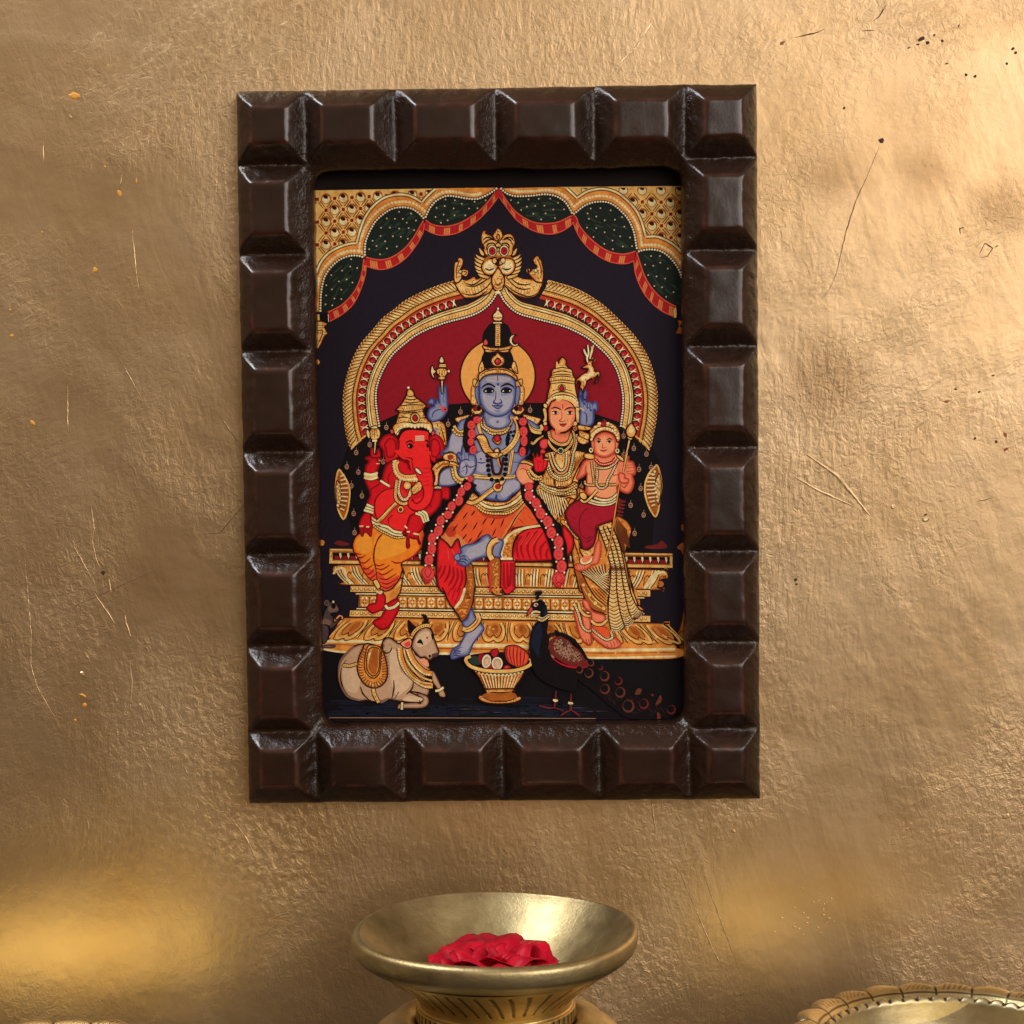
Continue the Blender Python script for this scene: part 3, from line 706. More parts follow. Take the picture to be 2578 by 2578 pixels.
for s in ["240 1370 235 1200 250 1110 290 1090 290 1055 325 1040 365 1070 360 1140 330 1210 370 1200 430 1215 440 1260 400 1310 350 1290 340 1340 290 1390", "1470 1370 1480 1220 1450 1080 1430 1060 1410 1020 1370 1025 1335 1070 1350 1120 1390 1170 1330 1200 1290 1240 1262 1205 1280 1270 1330 1330 1370 1370 1430 1390"]: P('B', s, 'G1')
LL('B', ["280 1340 270 1220 300 1110 325 1080", "320 1210 350 1240 330 1280", "1440 1330 1450 1220 1420 1110 1390 1060", "1390 1180 1370 1220 1400 1250", "370 1230 410 1240 400 1280"], 'G4', 2.4); E('B', "325 1235 1372 1222", 3.2, 3.6, 'G0', 'OL')
for sx in (0, 1):
    mx = (lambda s: s) if not sx else (lambda s: ' '.join(str(1700 - float(v)) if k % 2 == 0 else v for k, v in enumerate(s.split())))
    for a, b, c, d in [(528, 985, 640, 1060), (512, 1030, 625, 1100), (512, 1085, 615, 1150), (515, 1150, 620, 1200), (530, 1205, 640, 1250), (560, 1260, 680, 1300)]:
        P('B', mx(f"{a} {b} {(a + c) / 2} {(b + d) / 2 - 8} {c + 40} {d} {c + 30} {d + 40} {(a + c) / 2 - 15} {(b + d) / 2 + 32}"), 'G1', 'OL', 2.2)
    P('B', mx("578 895 640 950 665 1000 640 1020 600 990"), 'G1')
P('B', "620 830 615 740 640 670 690 665 680 700 760 740 790 780 850 790 930 730 980 710 1040 720 1080 780 1085 850 1060 900 1050 980 1010 1020 850 1030 700 1020 650 950 655 900", 'G1')
P('B', "775 740 800 690 850 630 905 690 915 750 880 800 850 810 810 800", 'G1'); P('B', "830 760 850 710 875 760 855 790", 'G2', 'OL', 2)
LL('B', ["640 870 680 820 740 790 800 800", "690 940 700 870 750 840 800 850 825 900", "1060 870 1020 800 970 780 910 800", "1000 940 1000 870 960 840 910 850 885 900", "640 800 690 760 750 770 790 800", "1070 810 1020 760 960 765 915 800", "815 860 850 830 890 860", "820 930 850 900 885 930", "830 890 870 890", "835 960 870 960"], 'OL', 3)
for cx, r in ((768, 1), (935, 1)):
    E('B', f"{cx} 945", 11, 13, 'G0', 'OL', 2.4); E('B', f"{cx} 950", 7, 8.5, 'PD', 'OL', 2); E('B', f"{cx} 945", 2.4, 2.6, 'BK')
P('B', "850 1150 770 1060 690 1070 630 1130 625 1200 670 1270 750 1285 820 1240 850 1170 890 1250 960 1285 1040 1260 1085 1180 1080 1110 1040 1060 950 1050 870 1080", 'G0')
P('B', "655 1095 680 1040 760 1015 850 1020 870 1075 850 1040 760 1040", 'CR' if 0 else 'G3', None); P('B', "1060 1055 1000 1020 880 1015 840 1020 830 1060 900 1035", 'G3', None)
LL('B', ["670 1190 730 1215 800 1190", "905 1180 970 1210 1040 1180", "780 1060 800 1120 840 1150 870 1150 920 1120 940 1060", "760 1090 790 1130", "945 1090 915 1130", "850 1150 850 1190"], 'OL', 3); E('B', "800 1085 920 1085", 5, 6, 'G1', 'OL', 1.8)
P('B', "850 1190 900 1250 940 1340 930 1430 890 1500 810 1495 770 1420 760 1330 800 1250", 'G1'); LL('B', ["800 1340 820 1410 850 1430 890 1400 900 1340", "780 1420 840 1470 920 1430"], 'G3', 3); L('B', "830 1405 855 1420 885 1390", 'G4', 3)
P('B', "800 1530 850 1500 890 1530 850 1545", 'G0', None)

# ------------------------------------------------------------------ the throne
P('G', "340 1260 400 1220 520 1250 545 1280 440 1290", 'PN', None); P('I', "1240 1300 1400 1270 1470 1220 1540 1320 1300 1335", 'PN', None)
def bar(x0, y0a, y0b, x1, y1a, y1b, ink, ol='OL', w=2.6): P('N', [(x0, y0a), (x1, y1a), (x1, y1b), (x0, y0b)], ink, ol, w, smooth=False)
bar(829, 1380, 1420, 1693, 1392, 1431, 'G1')
LL('N', ["829 1387 1693 1399", "836 1410 1688 1421"], 'G3', 2.2, 0)
bar(838, 1391, 1408, 1686, 1402, 1419, 'BK', 'G4')
lay([[(x, 1399 + (x - 838) * .0129), (x + 12, 1399 + (x - 838) * .0129), (x + 13, 1408 + (x - 838) * .0129), (x, 1408 + (x - 838) * .0129)] for x in range(842, 1680, 20)], 'CR')
lay([[(x, 1392 + (x - 838) * .0129), (x + 5, 1392 + (x - 838) * .0129), (x + 6, 1400 + (x - 838) * .0129), (x + 3.5, 1407 + (x - 838) * .0129), (x + 1, 1400 + (x - 838) * .0129)] for x in range(854, 1680, 20)], 'G0')
# lotus cornice
P('N', "837 1430 845 1424 900 1421 1250 1425 1640 1433 1674 1436 1681 1442 1682 1456 1664 1460 1655 1478 1640 1486 1250 1480 882 1474 866 1462 852 1444 843 1448 838 1440", 'G2', 'OL', 3)
q, q0, q3 = [], [], []
for k in range(22):
    x = 868 + k * 36.5; y = 1426 + (x - 838) * .0129; s = (x - 1260) / 420
    for d, w in ((-7, 3.6), (0, 4.5), (8, 4)):
        q0 += ribbon(curve([(x + d + s * 18, y), (x + d + s * 8 , y + 22), (x + d - s * 12 + 3, y + 44)]), w, .4)
        q += ribbon(curve([(x + d + 4 + s * 18, y), (x + d + 4 + s * 8, y + 22), (x + d + 7 - s * 12, y + 44)]), 2, .4)
    q3.append(ell(x + 25 + s * 4, y + 34, 8, 8, n=9)); q += ribbon(curve([(x + 16 + s * 8, y + 40), (x + 17 + s * 10, y + 20), (x + 23 + s * 12, y + 13), (x + 26 + s * 12, y + 18), (x + 30 + s * 12, y + 12), (x + 34 + s * 8, y + 22)]), 2, .3)
lay(q3, 'GO'); lay(q0, 'G0'); lay(q, 'OL')
L('N', "839 1445 850 1432 866 1432 872 1452 884 1470", 'G0', 5, .3); L('N', "1678 1448 1668 1440 1650 1450 1634 1482", 'G0', 5, .3); L('N', "1660 1437 1640 1452 1622 1484", 'G0', 5, .3)
bar(882, 1474, 1491, 1637, 1484, 1503, 'G1'); bar(896, 1491.5, 1498, 1622, 1502, 1508, 'G0')
bar(903, 1498, 1529, 1611, 1508, 1545, 'G2'); bar(897, 1529, 1535, 1622, 1541, 1548, 'G0'); bar(880, 1535, 1553, 1637, 1549, 1567, 'G1')
sl = lambda x: (x - 882) * .0145
lay([ell(x, 1482.5 + sl(x), 4.6, 4.2, n=8) for x in range(888, 1634, 11)] + [ell(x, 1543.5 + sl(x) * 1.2, 4.6, 4.2, n=8) for x in range(888, 1634, 11)], 'G3')
lay([ell(x, 1482 + sl(x), 2.6, 2.6, n=7) for x in range(888, 1634, 11)] + [ell(x, 1543 + sl(x) * 1.2, 2.6, 2.6, n=7) for x in range(888, 1634, 11)], 'G0')
a, b, c = [], [], []
for k, x in enumerate(range(918, 1606, 24)):
    y = 1513.5 + sl(x) * 1.05
    a += ribbon([(x - 12, y - 13), (x - 12, y + 14)], 2.2) + ribbon([(x - 9, y - 12), (x + 9, y + 13)], 2) + ribbon([(x + 9, y - 12), (x - 9, y + 13)], 2)
    b += [ell(x - 5, y - 8, 3, 4, .6, 7), ell(x + 5, y - 8, 3, 4, -.6, 7), ell(x - 5, y + 9, 3, 4, -.6, 7), ell(x + 5, y + 9, 3, 4, .6, 7)]; c.append(ell(x, y, 3, 3, n=7))
lay(a, 'G4'); lay(b, 'G0'); lay(c, 'G0')
# lotus base
P('N', "869 1554 1250 1560 1650 1568 1672 1572 1690 1596 1699 1606 1698 1620 1704 1628 1704 1656 1560 1660 1420 1650 1250 1652 1100 1646 880 1646 812 1632 812 1620 826 1612 830 1600 848 1574", 'G2', 'OL', 3)
P('N', "812 1618 870 1612 1100 1620 1300 1622 1500 1632 1704 1632 1704 1656 1560 1658 1420 1652 1250 1654 1100 1647 900 1645 812 1630", 'G2', None)
L('N', "820 1614 950 1616 1100 1624 1300 1626 1500 1636 1700 1634", 'G0', 7, .2); L('N', "815 1634 880 1642 1100 1645 1300 1648 1500 1656 1702 1652", 'G0', 5, .2); LL('N', ["826 1622 950 1626 1100 1632 1300 1636 1500 1644 1700 1642"], 'G3', 3)
q, q0, q3, q4 = [], [], [], []
for k in range(12):
    x = 885 + k * 67; y = 1558 + (x - 870) * .016; s = (x + 20 - 1262) / 400
    f = lambda u, v: (x + u + s * v * 1.05, y + v)
    q3.append(curve([f(8, 12), f(20, 4), f(34, 6), f(42, 18), f(40, 34), f(30, 38), f(25, 32), f(18, 38), f(9, 32)], True, 4))
    q0 += ribbon(curve([f(2, 4), f(-3, 26), f(4, 44), f(16, 48), f(25, 42), f(34, 49), f(46, 44), f(50, 24), f(42, 4)]), 5.5, .1)
    q += ribbon(curve([f(-1, 2), f(-7, 26), f(1, 49), f(16, 53), f(25, 48), f(34, 54), f(50, 48), f(54, 24), f(46, 2)]), 2.2, .2) + ribbon(curve([f(8, 10), f(5, 28), f(12, 38), f(18, 40), f(25, 34), f(31, 41), f(40, 36), f(44, 20), f(38, 8)]), 2.2, .2)
    q4.append(curve([f(20, 10), f(32, 10), f(36, 24), f(28, 32), f(18, 26)], True, 4))
    for u in (-12, 57): q0 += ribbon(curve([f(u, 2), f(u - 2, 26), f(u, 46)]), 4, .4)
    for u in (-15, 61): q += ribbon(curve([f(u, 2), f(u - 2, 28), f(u, 50)]), 2, .4)
lay(q3, 'GO'); lay(q4, 'G3'); lay(q0, 'G1'); lay(q, 'OL')
speckle(pts('N', "870 1556 1650 1570 1690 1606 1690 1650 830 1636 840 1600"), 60, 'G1', 2, 5, 5)

# falling jewel drops and the two bolster ends
drops = pts('D', "645 1860 833 1750 1064 1510") + pts('G', "515 180 675 255 578 445 725 585 610 830 622 1095 1022 110") + pts('E', "328 1295 155 1465 1295 1270") + pts('F', "938 1630 1080 1800 1255 1880 940 1890") + pts('I', "1152 215 1320 190 1175 480 1035 715 1217 850 1090 1105 350 460")
lay([ell(x, y + 2.5, 5.6, 7, n=9) for x, y in drops] + sum([ribbon([(x, y - 4), (x + .6, y - 11)], 2.2, .5) for x, y in drops], []), 'TN'); lay([ell(x, y + 2.5, 3.2, 4.2, n=8) for x, y in drops], 'BK'); lay([ell(x, y + 3, 1.5, 1.8, n=6) for x, y in drops], 'G2')
for t, s, lines, core in (('G', "400 240 440 270 520 400 555 530 545 680 520 820 480 910 450 905 400 800 375 680 362 530 368 370", None, "375 390 420 430 440 550 435 680 405 770 375 700 362 540"),
                          ('I', "1405 175 1360 210 1290 290 1240 420 1235 560 1270 700 1320 810 1380 885 1420 800 1440 640 1462 480 1450 320", None, "1440 290 1400 340 1370 470 1390 600 1425 720 1450 600 1462 440")):
    p = P(t, s, 'G3'); L(t, s, 'G1', 3.5, 0, True, True)
    P(t, core, 'G1', 'OL', 2)
E('G', "385 470 395 530 410 580 415 630 400 680 390 730", 3.2, 3.4, 'G0', 'G4', 1); E('I', "1415 370 1395 430 1380 490 1390 550 1400 610 1412 660 1370 260 1345 300", 3.2, 3.4, 'G0', 'G4', 1)
LL('G', [f"{435 + abs(k - 4) * -3} {330 + k * 55} {535 - (k - 4) ** 2 * 3.5} {300 + k * 62}" for k in range(9)], 'G0', 5, .5); LL('G', [f"{430} {355 + k * 55} {530 - (k - 4) ** 2 * 3.5} {328 + k * 62}" for k in range(9)], 'G4', 1.8, .5)
LL('I', [f"{1375} {300 + k * 52} {1255 + (k - 3.5) ** 2 * 3.5} {290 + k * 56}" for k in range(9)], 'G0', 5, .5); LL('I', [f"{1375} {325 + k * 52} {1255 + (k - 3.5) ** 2 * 3.5} {318 + k * 56}" for k in range(9)], 'G4', 1.8, .5)

# ------------------------------------------------------------------ seated woman in gold and the child on her knee
P('I', "0 600 180 590 300 480 420 560 330 640 180 740 130 850 180 1000 330 1180 360 1360 700 1000 830 880 960 930 1020 1000 1045 1080 1000 1250 950 1400 930 1440 980 1650 1040 1932 480 1932 330 1800 260 1620 230 1480 200 1300 60 1000 0 930", 'G2', 'OL')
P('L', "195 0 600 0 640 120 690 180 620 250 540 300 520 330 455 335 420 330 390 190 300 180 240 100", 'G2', None); LL('L', ["600 -10 640 120 690 180 620 250 540 300 520 330", "195 -20 240 100 300 180 390 190"], 'OL', 2.8, 0)
P('I', "580 1020 760 950 820 1100 900 1300 960 1480 1040 1932 740 1932 760 1500 730 1300 640 1150", 'G1', 'OL')
P('L', "415 0 590 0 640 130 620 180 580 250 540 300 500 330 450 330 425 270 410 190", 'G1', None); LL('L', ["590 -15 640 130 620 180 580 250 540 300 500 330 450 330 425 270 410 190 415 -15"], 'OL', 2.4, 0)
LL('I', ["590 1040 760 1300 770 1600 745 1932", "680 1010 830 1300 850 1600 840 1932", "760 1120 900 1400 930 1650 960 1932", "960 1480 1000 1700 1040 1932"], 'OL', 2.4)
LL('L', ["420 0 405 130 440 330", "480 0 505 130 540 300", "545 0 580 140 625 250", "590 0 640 130"], 'OL', 2.2)
PLEAT = [curve(pts('N', p)) for p in ("1507 1330 1524 1375 1536 1420 1538 1440 1534 1490 1531 1544 1538 1586", "1518 1326 1536 1372 1548 1420 1551 1440 1553 1490 1562 1544 1573 1577",
         "1528 1324 1548 1370 1561 1420 1564 1440 1572 1490 1585 1544 1600 1560", "1540 1320 1560 1372 1571 1420 1575 1440 1587 1490 1606 1530 1621 1538")]
lay([PLEAT[0] + PLEAT[3][::-1]], 'G1')
q1, q2 = [], []
for c in range(3):
    A_, B_ = PLEAT[c], PLEAT[c + 1]; m = 34
    for j in range(1, m):
        u = j / m * (len(A_) - 1); i = int(u); f = u - i
        a = [A_[i][e] + (A_[min(i + 1, len(A_) - 1)][e] - A_[i][e]) * f for e in (0, 1)]; b = [B_[i][e] + (B_[min(i + 1, len(B_) - 1)][e] - B_[i][e]) * f for e in (0, 1)]
        w = math.dist(a, b); p = [(a[0] + 1.2, a[1]), ((a[0] + b[0]) / 2, (a[1] + b[1]) / 2 + w * .22), (b[0] - 1.2, b[1])]
        q1 += ribbon(curve(p), 2.3, .2); q2 += ribbon(curve([(x, y + 2.6) for x, y in p]), 1.7, .3)
lay(q2, 'G0'); lay(q1, 'G4')
for p in PLEAT: lay(ribbon(p, 3.2), 'OL')
lay([ell(x, y, 2.2, 2.2, n=8) for x, y in pts('N', "1545 1574 1560 1572 1580 1560 1592 1552 1606 1538 1552 1560 1572 1548 1590 1536")], 'G0')
LL('I', [f"{300 + k * 42} {1650 - k * 12} {480 + k * 24} {1760 - k * 8 } {735} {1990 - k * 42}" for k in range(10)], 'G4', 2.6, .4); LL('I', [f"{310 + k * 42} {1640 - k * 12} {490 + k * 24} {1745 - k * 8 } {735} {1965 - k * 42}" for k in range(9)], 'G0', 1.6, .5)
LL('L', [f"{235 + k * 22} {0} {300 + k * 17} {90 - k * 12} {400} {165 - k * 22}" for k in range(7)], 'G4', 2.2, .5)
LL('I', [f"{850 + k * 16} {900 + k * 20} {840 + k * 22} {1080 + k * 30} {960 - k * 2} {1400 - k * 34}" for k in range(9)], 'G4', 2.4, .5)
P('I', "260 1620 340 1650 420 1800 480 1932 340 1932 290 1760", 'G3', 'OL'); P('L', "190 -20 250 -20 320 90 390 150 380 200 290 170 230 90", 'G3', None); LL('L', ["190 -20 230 90 290 170 380 200", "250 -20 320 90 390 150"], 'OL', 2.6, 0)
LL('L', ["215 0 270 90 340 150 388 175", "245 0 300 80 388 150"], 'G1', 2.4); E('I', "380 1835", 4, 4, 'G1'); E('L', "262 55 308 120 372 160", 5, 5, 'G1', 'G4', 1)
LL('I', [f"{10 + k * 24} {640 + (k % 2) * 10} {20 + k * 14} {760} {60 + k * 4} {900}" for k in range(6)], 'G3', 2.2, .4); LL('I', ["140 620 90 760 60 930", "330 500 300 620 180 740 130 850", "270 530 200 640 150 730"], 'OL', 2.2)
speckle(pts('I', "0 640 120 620 90 900 60 960 0 920"), 12, 'G3', 2, 4, 8); speckle(pts('I', "300 1200 360 1360 380 1450 340 1500 260 1560 220 1440"), 10, 'G3', 2, 5, 9)
LL('I', ["240 1180 280 1330 330 1470", "300 1180 340 1340 370 1450", "210 1400 260 1530"], 'OL', 2.2)
P('I', "110 930 180 1020 300 1150 325 1200 270 1190 160 1060 60 960", 'G2', 'OL', 2); E('I', "140 960 180 1030 220 1080 260 1130 300 1170", 3, 3, 'G0', 'G4', 1)
LL('H', [f"{1390 + k * 38} {545 + k * 8} {1430 + k * 40} {660 + k * 16} {1510 + k * 40} {790 + k * 20}" for k in range(9)], 'OL', 2)
# her body
P('E', "1590 1560 1830 1560 1845 1700 1720 1750 1600 1690", 'SK', 'SD', 2)
P('H', "1520 0 1932 0 1932 460 1440 430 1470 330 1500 260 1480 180 1530 120", 'G1', 'OL'); P('I', "0 0 420 0 330 160 240 350 200 440 0 500", 'G1', 'OL')
P('H', "1430 430 1600 480 1800 500 1932 480 1932 640 1790 640 1640 960 1480 740 1370 550", 'G1', 'OL')
P('I', "0 480 150 470 260 400 310 480 180 590 0 600", 'G1', 'OL')
LL('H', [f"{1480 + k * 33} {300 + k * 12} {1490 + k * 33} {420 + k * 6}" for k in range(13)], 'G3', 2.2, .4); LL('H', [f"{1400 + k * 36} {500 + k * 13} {1480 + k * 33} {740 + k * 26 - (k > 6) * (k - 6) * 60}" for k in range(12)], 'G4', 2.4, .4); LL('H', [f"{1414 + k * 36} {510 + k * 13} {1494 + k * 33} {740 + k * 26 - (k > 6) * (k - 6) * 60}" for k in range(11)], 'G0', 2.6, .4)
LL('I', [f"{420 - k * 30} {10 + k * 10} {330 - k * 24} {120 + k * 30} {250 - k * 16} {240 + k * 26}" for k in range(7)], 'G3', 2.2, .4)
chain('H', "1430 420 1550 480 1700 510 1932 490", 4, 'G0', 'OL', 7); L('H', "1440 460 1560 525 1720 550 1932 530", 'G0', 4.5, 0); scallop('H', "1450 480 1560 550 1720 580 1932 560", 0, 2.6, 6)
chain('I', "0 520 150 510 290 440", 4); scallop('I', "0 575 130 560 280 480", 0, 2.4, 6)
# necklaces
chain('E', "1555 1580 1580 1680 1700 1760 1820 1740 1880 1600 1900 1560", 6, 'G1', 'OL', 5, 'CR', 1.4)
chain('E', "1540 1700 1600 1800 1720 1870 1840 1790 1900 1680", 5, 'G1', 'OL', 5)
chain('H', "1560 10 1600 160 1660 260 1730 285 1800 240 1830 120 1830 10", 4.2, 'G1', 'OL', 5, 'SR', 1.2); chain('H', "1600 0 1640 140 1700 230 1740 240 1785 190 1800 80 1800 0", 4.2, 'G0', 'OL', 5, 'SR', 1.2)
chain('H', "1540 120 1590 270 1680 340 1760 345 1840 300 1890 180 1900 60", 4.2, 'G0', 'OL', 6); scallop('H', "1530 200 1580 310 1690 375 1790 370 1870 310", 0, 2.4, 6)
chain('F', "230 1560 260 1680 240 1800 200 1932", 4, 'G1', 'OL', 5); chain('F', "285 1620 280 1750 250 1850 215 1932", 4, 'G0', 'OL', 5); chain('I', "240 0 215 150 180 280", 4, 'G0', 'OL', 5)
E('E', "1720 1850", 7.5, 7.5, 'G0', 'OL'); E('E', "1720 1850", 5, 5, 'GR', 'BK', 1)
for s in ["320 1560 400 1590 470 1620 460 1680 400 1700 330 1660", "300 1640 420 1690 460 1720 380 1760 300 1720"]: P('F', s, 'G1', 'OL', 2)
for s in ["1640 1590 1700 1540", "1280 1680 1330 1750 1400 1690 1480 1640"]: L('E', s, 'G1', 5)
# her arm, hand
P('H', "1160 90 1340 140 1320 200 1270 260 1330 370 1330 420 1200 440 1120 370 1095 280 1130 170", 'SL', 'SD'); P('H', "1170 160 1280 190 1265 260 1180 220", 'SK', None); L('H', "1150 240 1200 215 1260 250", 'SD', 2)
P('H', "1335 120 1340 60 1320 20 1345 0 1370 60 1385 10 1400 0 1420 50 1440 0 1470 20 1490 100 1530 60 1540 150 1500 240 1430 270 1360 250", 'SR', 'OL', 2.4); LL('H', ["1400 120 1410 230", "1430 130 1470 120", "1480 120 1470 230", "1370 90 1440 130"], 'ED', 2.2); L('H', "1490 90 1560 95", 'G0', 2.2)
P('H', "1150 95 1240 105 1335 150 1335 185 1240 150 1145 140", 'G1', 'OL', 2.2); chain('H', "1280 220 1330 290 1400 340 1460 330", 6); scallop('H', "1265 260 1320 350 1420 370 1470 350", 0, 2.6, 6)
P('E', "1440 1720 1480 1690 1530 1700 1530 1790 1480 1820 1435 1780", 'PK', 'PD', 2); P('E', "1460 1830 1500 1850 1490 1880 1440 1870", 'PK', 'PD', 2)
# her head
P('E', "1550 1250 1590 1160 1720 1130 1860 1160 1925 1230 1932 1400 1890 1500 1800 1590 1700 1590 1600 1520 1555 1420", 'SK', 'OL', 2.6)
P('F', "-10 1130 120 1140 220 1190 265 1270 270 1380 230 1490 150 1570 60 1595 -10 1580", 'SK', None); L('F', "60 1137 150 1150 230 1210 268 1290 268 1390 225 1500 150 1570 60 1595", 'OL', 2.6)
P('E', "1590 1290 1720 1270 1850 1300 1880 1400 1800 1540 1690 1560 1590 1460", 'SL', None); 
LL('E', ["1590 1260 1640 1245 1690 1260 1730 1285", "1770 1290 1810 1262 1860 1250 1905 1258"], 'OL', 3); LL('E', ["1595 1310 1640 1298 1690 1320", "1800 1320 1850 1300 1890 1318"], 'OL', 2.6)
P('E', "1600 1320 1645 1305 1690 1325 1645 1340", 'WH', None); P('E', "1800 1322 1845 1306 1890 1322 1845 1340", 'WH', None); E('E', "1648 1321 1847 1322", 4, 3.4, 'BK'); LL('E', ["1600 1335 1645 1345 1690 1330", "1805 1335 1845 1346 1890 1330"], 'SD', 1.6)
L('E', "1748 1200 1750 1260", 'OL', 3); LL('E', ["1735 1300 1735 1400 1700 1430 1730 1445 1760 1440 1785 1425"], 'SD', 2.2); LL('E', ["1700 1470 1730 1480 1750 1475 1770 1480 1805 1465"], 'OL', 2.4); P('E', "1710 1478 1750 1480 1795 1474 1750 1510", 'SR', 'OL', 1.6); E('E', "1795 1425", 3, 3, 'G1', 'G3', 1)
# her crown
P('E', "1500 1230 1530 1130 1545 1040 1575 930 1570 900 1560 850 1590 800 1595 740 1640 700 1690 680 1695 640 1690 600 1740 545 1795 600 1790 680 1840 710 1880 760 1890 800 1920 850 1920 900 1932 1000 1950 1100 1960 1180 1930 1210 1900 1170 1800 1130 1720 1120 1600 1160 1560 1230 1530 1260", 'G1', 'OL')
P('F', "0 640 40 640 140 660 150 690 230 740 230 800 265 850 265 920 270 1020 290 1110 320 1230 290 1300 250 1220 180 1160 90 1135 0 1130", 'G1', None); L('F', "35 650 40 610 90 550 145 600 140 660 220 730 235 800 268 850 262 920 275 1020 300 1130 330 1240", 'OL', 3)
LL('E', ["1640 715 1740 690 1850 715", "1600 770 1740 740 1890 770", "1600 800 1740 785 1890 800", "1570 835 1740 810 1920 835", "1560 890 1740 865 1925 890", "1575 920 1740 900 1920 920", "1530 1140 1620 1060 1740 1030 1880 1060 1960 1130", "1520 1180 1610 1100 1740 1070 1880 1100 1960 1170", "1690 660 1795 660"], 'OL', 2.2)
LL('E', [f"{1590 + k * 32} {835 + abs(k - 5) * 2} {1590 + k * 32} {870 + abs(k - 5) * 2}" for k in range(11)], 'G3', 2.4); lay([ell(x, y, 3, 3, n=7) for x, y, _ in walk(curve(pts('E', "1515 1210 1600 1120 1740 1095 1880 1120 1960 1190 1990 1260")), 7)], 'G0')
E('E', "1735 980", 8.5, 8.5, 'G1', 'OL', 2); P('E', "1735 940 1770 985 1735 1020 1700 985", 'PD', 'OL', 2); LL('E', ["1600 1020 1690 990", "1780 990 1880 1020"], 'OL', 2.2)
P('E', "1490 1190 1540 1210 1520 1260 1480 1230", 'G1', 'OL', 2); P('E', "1470 1270 1520 1270 1530 1420 1500 1470 1470 1440 1490 1380", 'G1', 'OL', 2); E('E', "1505 1535 1920 1530", 6.5, 6.5, 'PD', 'OL', 2); E('E', "1505 1470 1905 1480", 4, 4, 'G1', 'OL', 1.5)
P('F', "280 1240 390 1290 370 1300 320 1290 330 1400 310 1460 280 1440 270 1330", 'G1', 'OL', 2); E('F', "265 1470 265 1540", 4.5, 5, 'G1', 'OL', 1.6); E('F', "265 1540", 4, 4, 'PD')
# child
P('I', "550 10 830 10 870 100 960 60 1010 50 1010 110 1070 130 1105 240 1090 300 1060 310 1080 420 1040 530 980 560 890 520 850 460 840 600 700 640 530 610 420 560 420 440 430 290 360 340 285 355 330 230 390 120 480 70", 'SK', 'SD')
P('I', "470 140 800 130 850 240 830 420 820 560 700 620 560 590 450 500 440 300", 'SL', None)
LL('I', ["415 170 410 250 420 290", "470 300 440 280", "860 300 800 310 770 280", "440 440 430 560", "960 180 1060 160", "950 210 1080 200", "970 260 1090 245", "980 280 1060 300", "890 350 960 370 1000 350", "900 450 950 480 1010 400", "870 220 890 300"], 'SD', 2.2)
P('I', "300 660 420 690 600 720 840 700 830 800 800 930 580 1020 560 1130 540 1260 440 1340 370 1330 330 1200 270 1130 190 1030 130 870 160 760", 'MR', 'OL')
LL('I', ["440 760 350 860 320 1000 345 1150", "200 940 280 1000", "210 1010 300 1070", "360 1150 420 1190 500 1150", "400 1230 460 1220 520 1160", "230 880 260 930"], 'MD', 2.6)
P('I', "330 1330 440 1350 530 1260 570 1100 590 1030 590 1150 560 1330 470 1440 380 1440", 'G1', 'OL', 2.2); P('I', "540 1300 580 1220 620 1240 620 1400 580 1530 500 1560 420 1620 320 1640 260 1600 270 1550 330 1530 480 1520", 'SK', 'SD', 2.2); P('I', "380 1440 500 1430 510 1520 440 1560 330 1540", 'SK', None)
LL('I', ["320 1560 340 1620", "355 1560 370 1620", "390 1560 400 1610", "280 1550 300 1600"], 'SD', 2); L('I', "350 1460 350 1520 400 1540 470 1510 500 1460", 'G0', 4.5, .2); L('I', "335 1450 335 1530 400 1555 485 1520 510 1460", 'OL', 1.8, .2)
for s, w in (("450 680 600 720 750 710 850 650", 4.5), ("470 655 600 690 750 680 850 610", 4), ("530 625 650 655 760 640 850 570", 4)): L('I', s, 'OL', w + 3.5, 0); L('I', s, 'G0', w, 0)
chain('I', "400 390 420 440 560 450 830 440", 4); chain('I', "490 120 510 280 530 420", 4, 'G1', 'OL', 5); chain('I', "560 150 570 300 560 420 610 490 690 470 720 380 790 250 850 110", 4, 'G0', 'OL', 5); chain('I', "540 200 590 210 700 210 800 160 860 90", 4, 'G0', 'OL', 5); chain('I', "545 90 600 150 690 160 780 130 830 70", 5, 'SR', 'OL', 5, 'G0', 1.4)
L('I', "340 650 380 680 440 660 570 520", 'OL', 7.5, 0); L('I', "340 650 380 680 440 660 570 520", 'G1', 4, 0)
P('I', "385 20 450 5 530 30 530 80 470 90 400 70", 'G1', 'OL', 2); P('I', "830 20 920 60 940 120 880 90", 'G1', 'OL', 2); P('I', "330 560 400 560 430 620 390 650 340 620", 'G1', 'OL', 2)
for k in range(5): P('I', f"{870 - k * 4} {630 + k * 52} {930 - k * 5} {660 + k * 50} {970 - k * 11} {665 + k * 50} {945 - k * 7} {692 + k * 48} {870 - k * 6} {680 + k * 48}", 'PN', None)
P('F', "520 1700 560 1640 660 1590 780 1620 830 1700 850 1760 830 1830 780 1900 700 1935 610 1930 540 1880 510 1790", 'SK', 'SD', 2.4); P('F', "560 1700 680 1660 790 1720 790 1830 690 1910 580 1870", 'SL', None)
P('F', "490 1710 520 1700 530 1850 500 1800", 'SK', 'SD', 1.8); P('F', "830 1720 865 1720 850 1810 825 1840", 'SK', 'SD', 1.8)
LL('F', ["560 1690 590 1680 625 1700", "700 1695 745 1680 785 1700"], 'OL', 2.8); P('F', "560 1722 590 1710 625 1728 590 1738", 'WH', None); P('F', "700 1724 740 1710 775 1724 740 1738", 'WH', None); E('F', "592 1724 740 1724", 3.4, 3, 'BK'); LL('F', ["555 1722 590 1706 630 1728", "695 1726 740 1706 780 1724"], 'OL', 1.8)
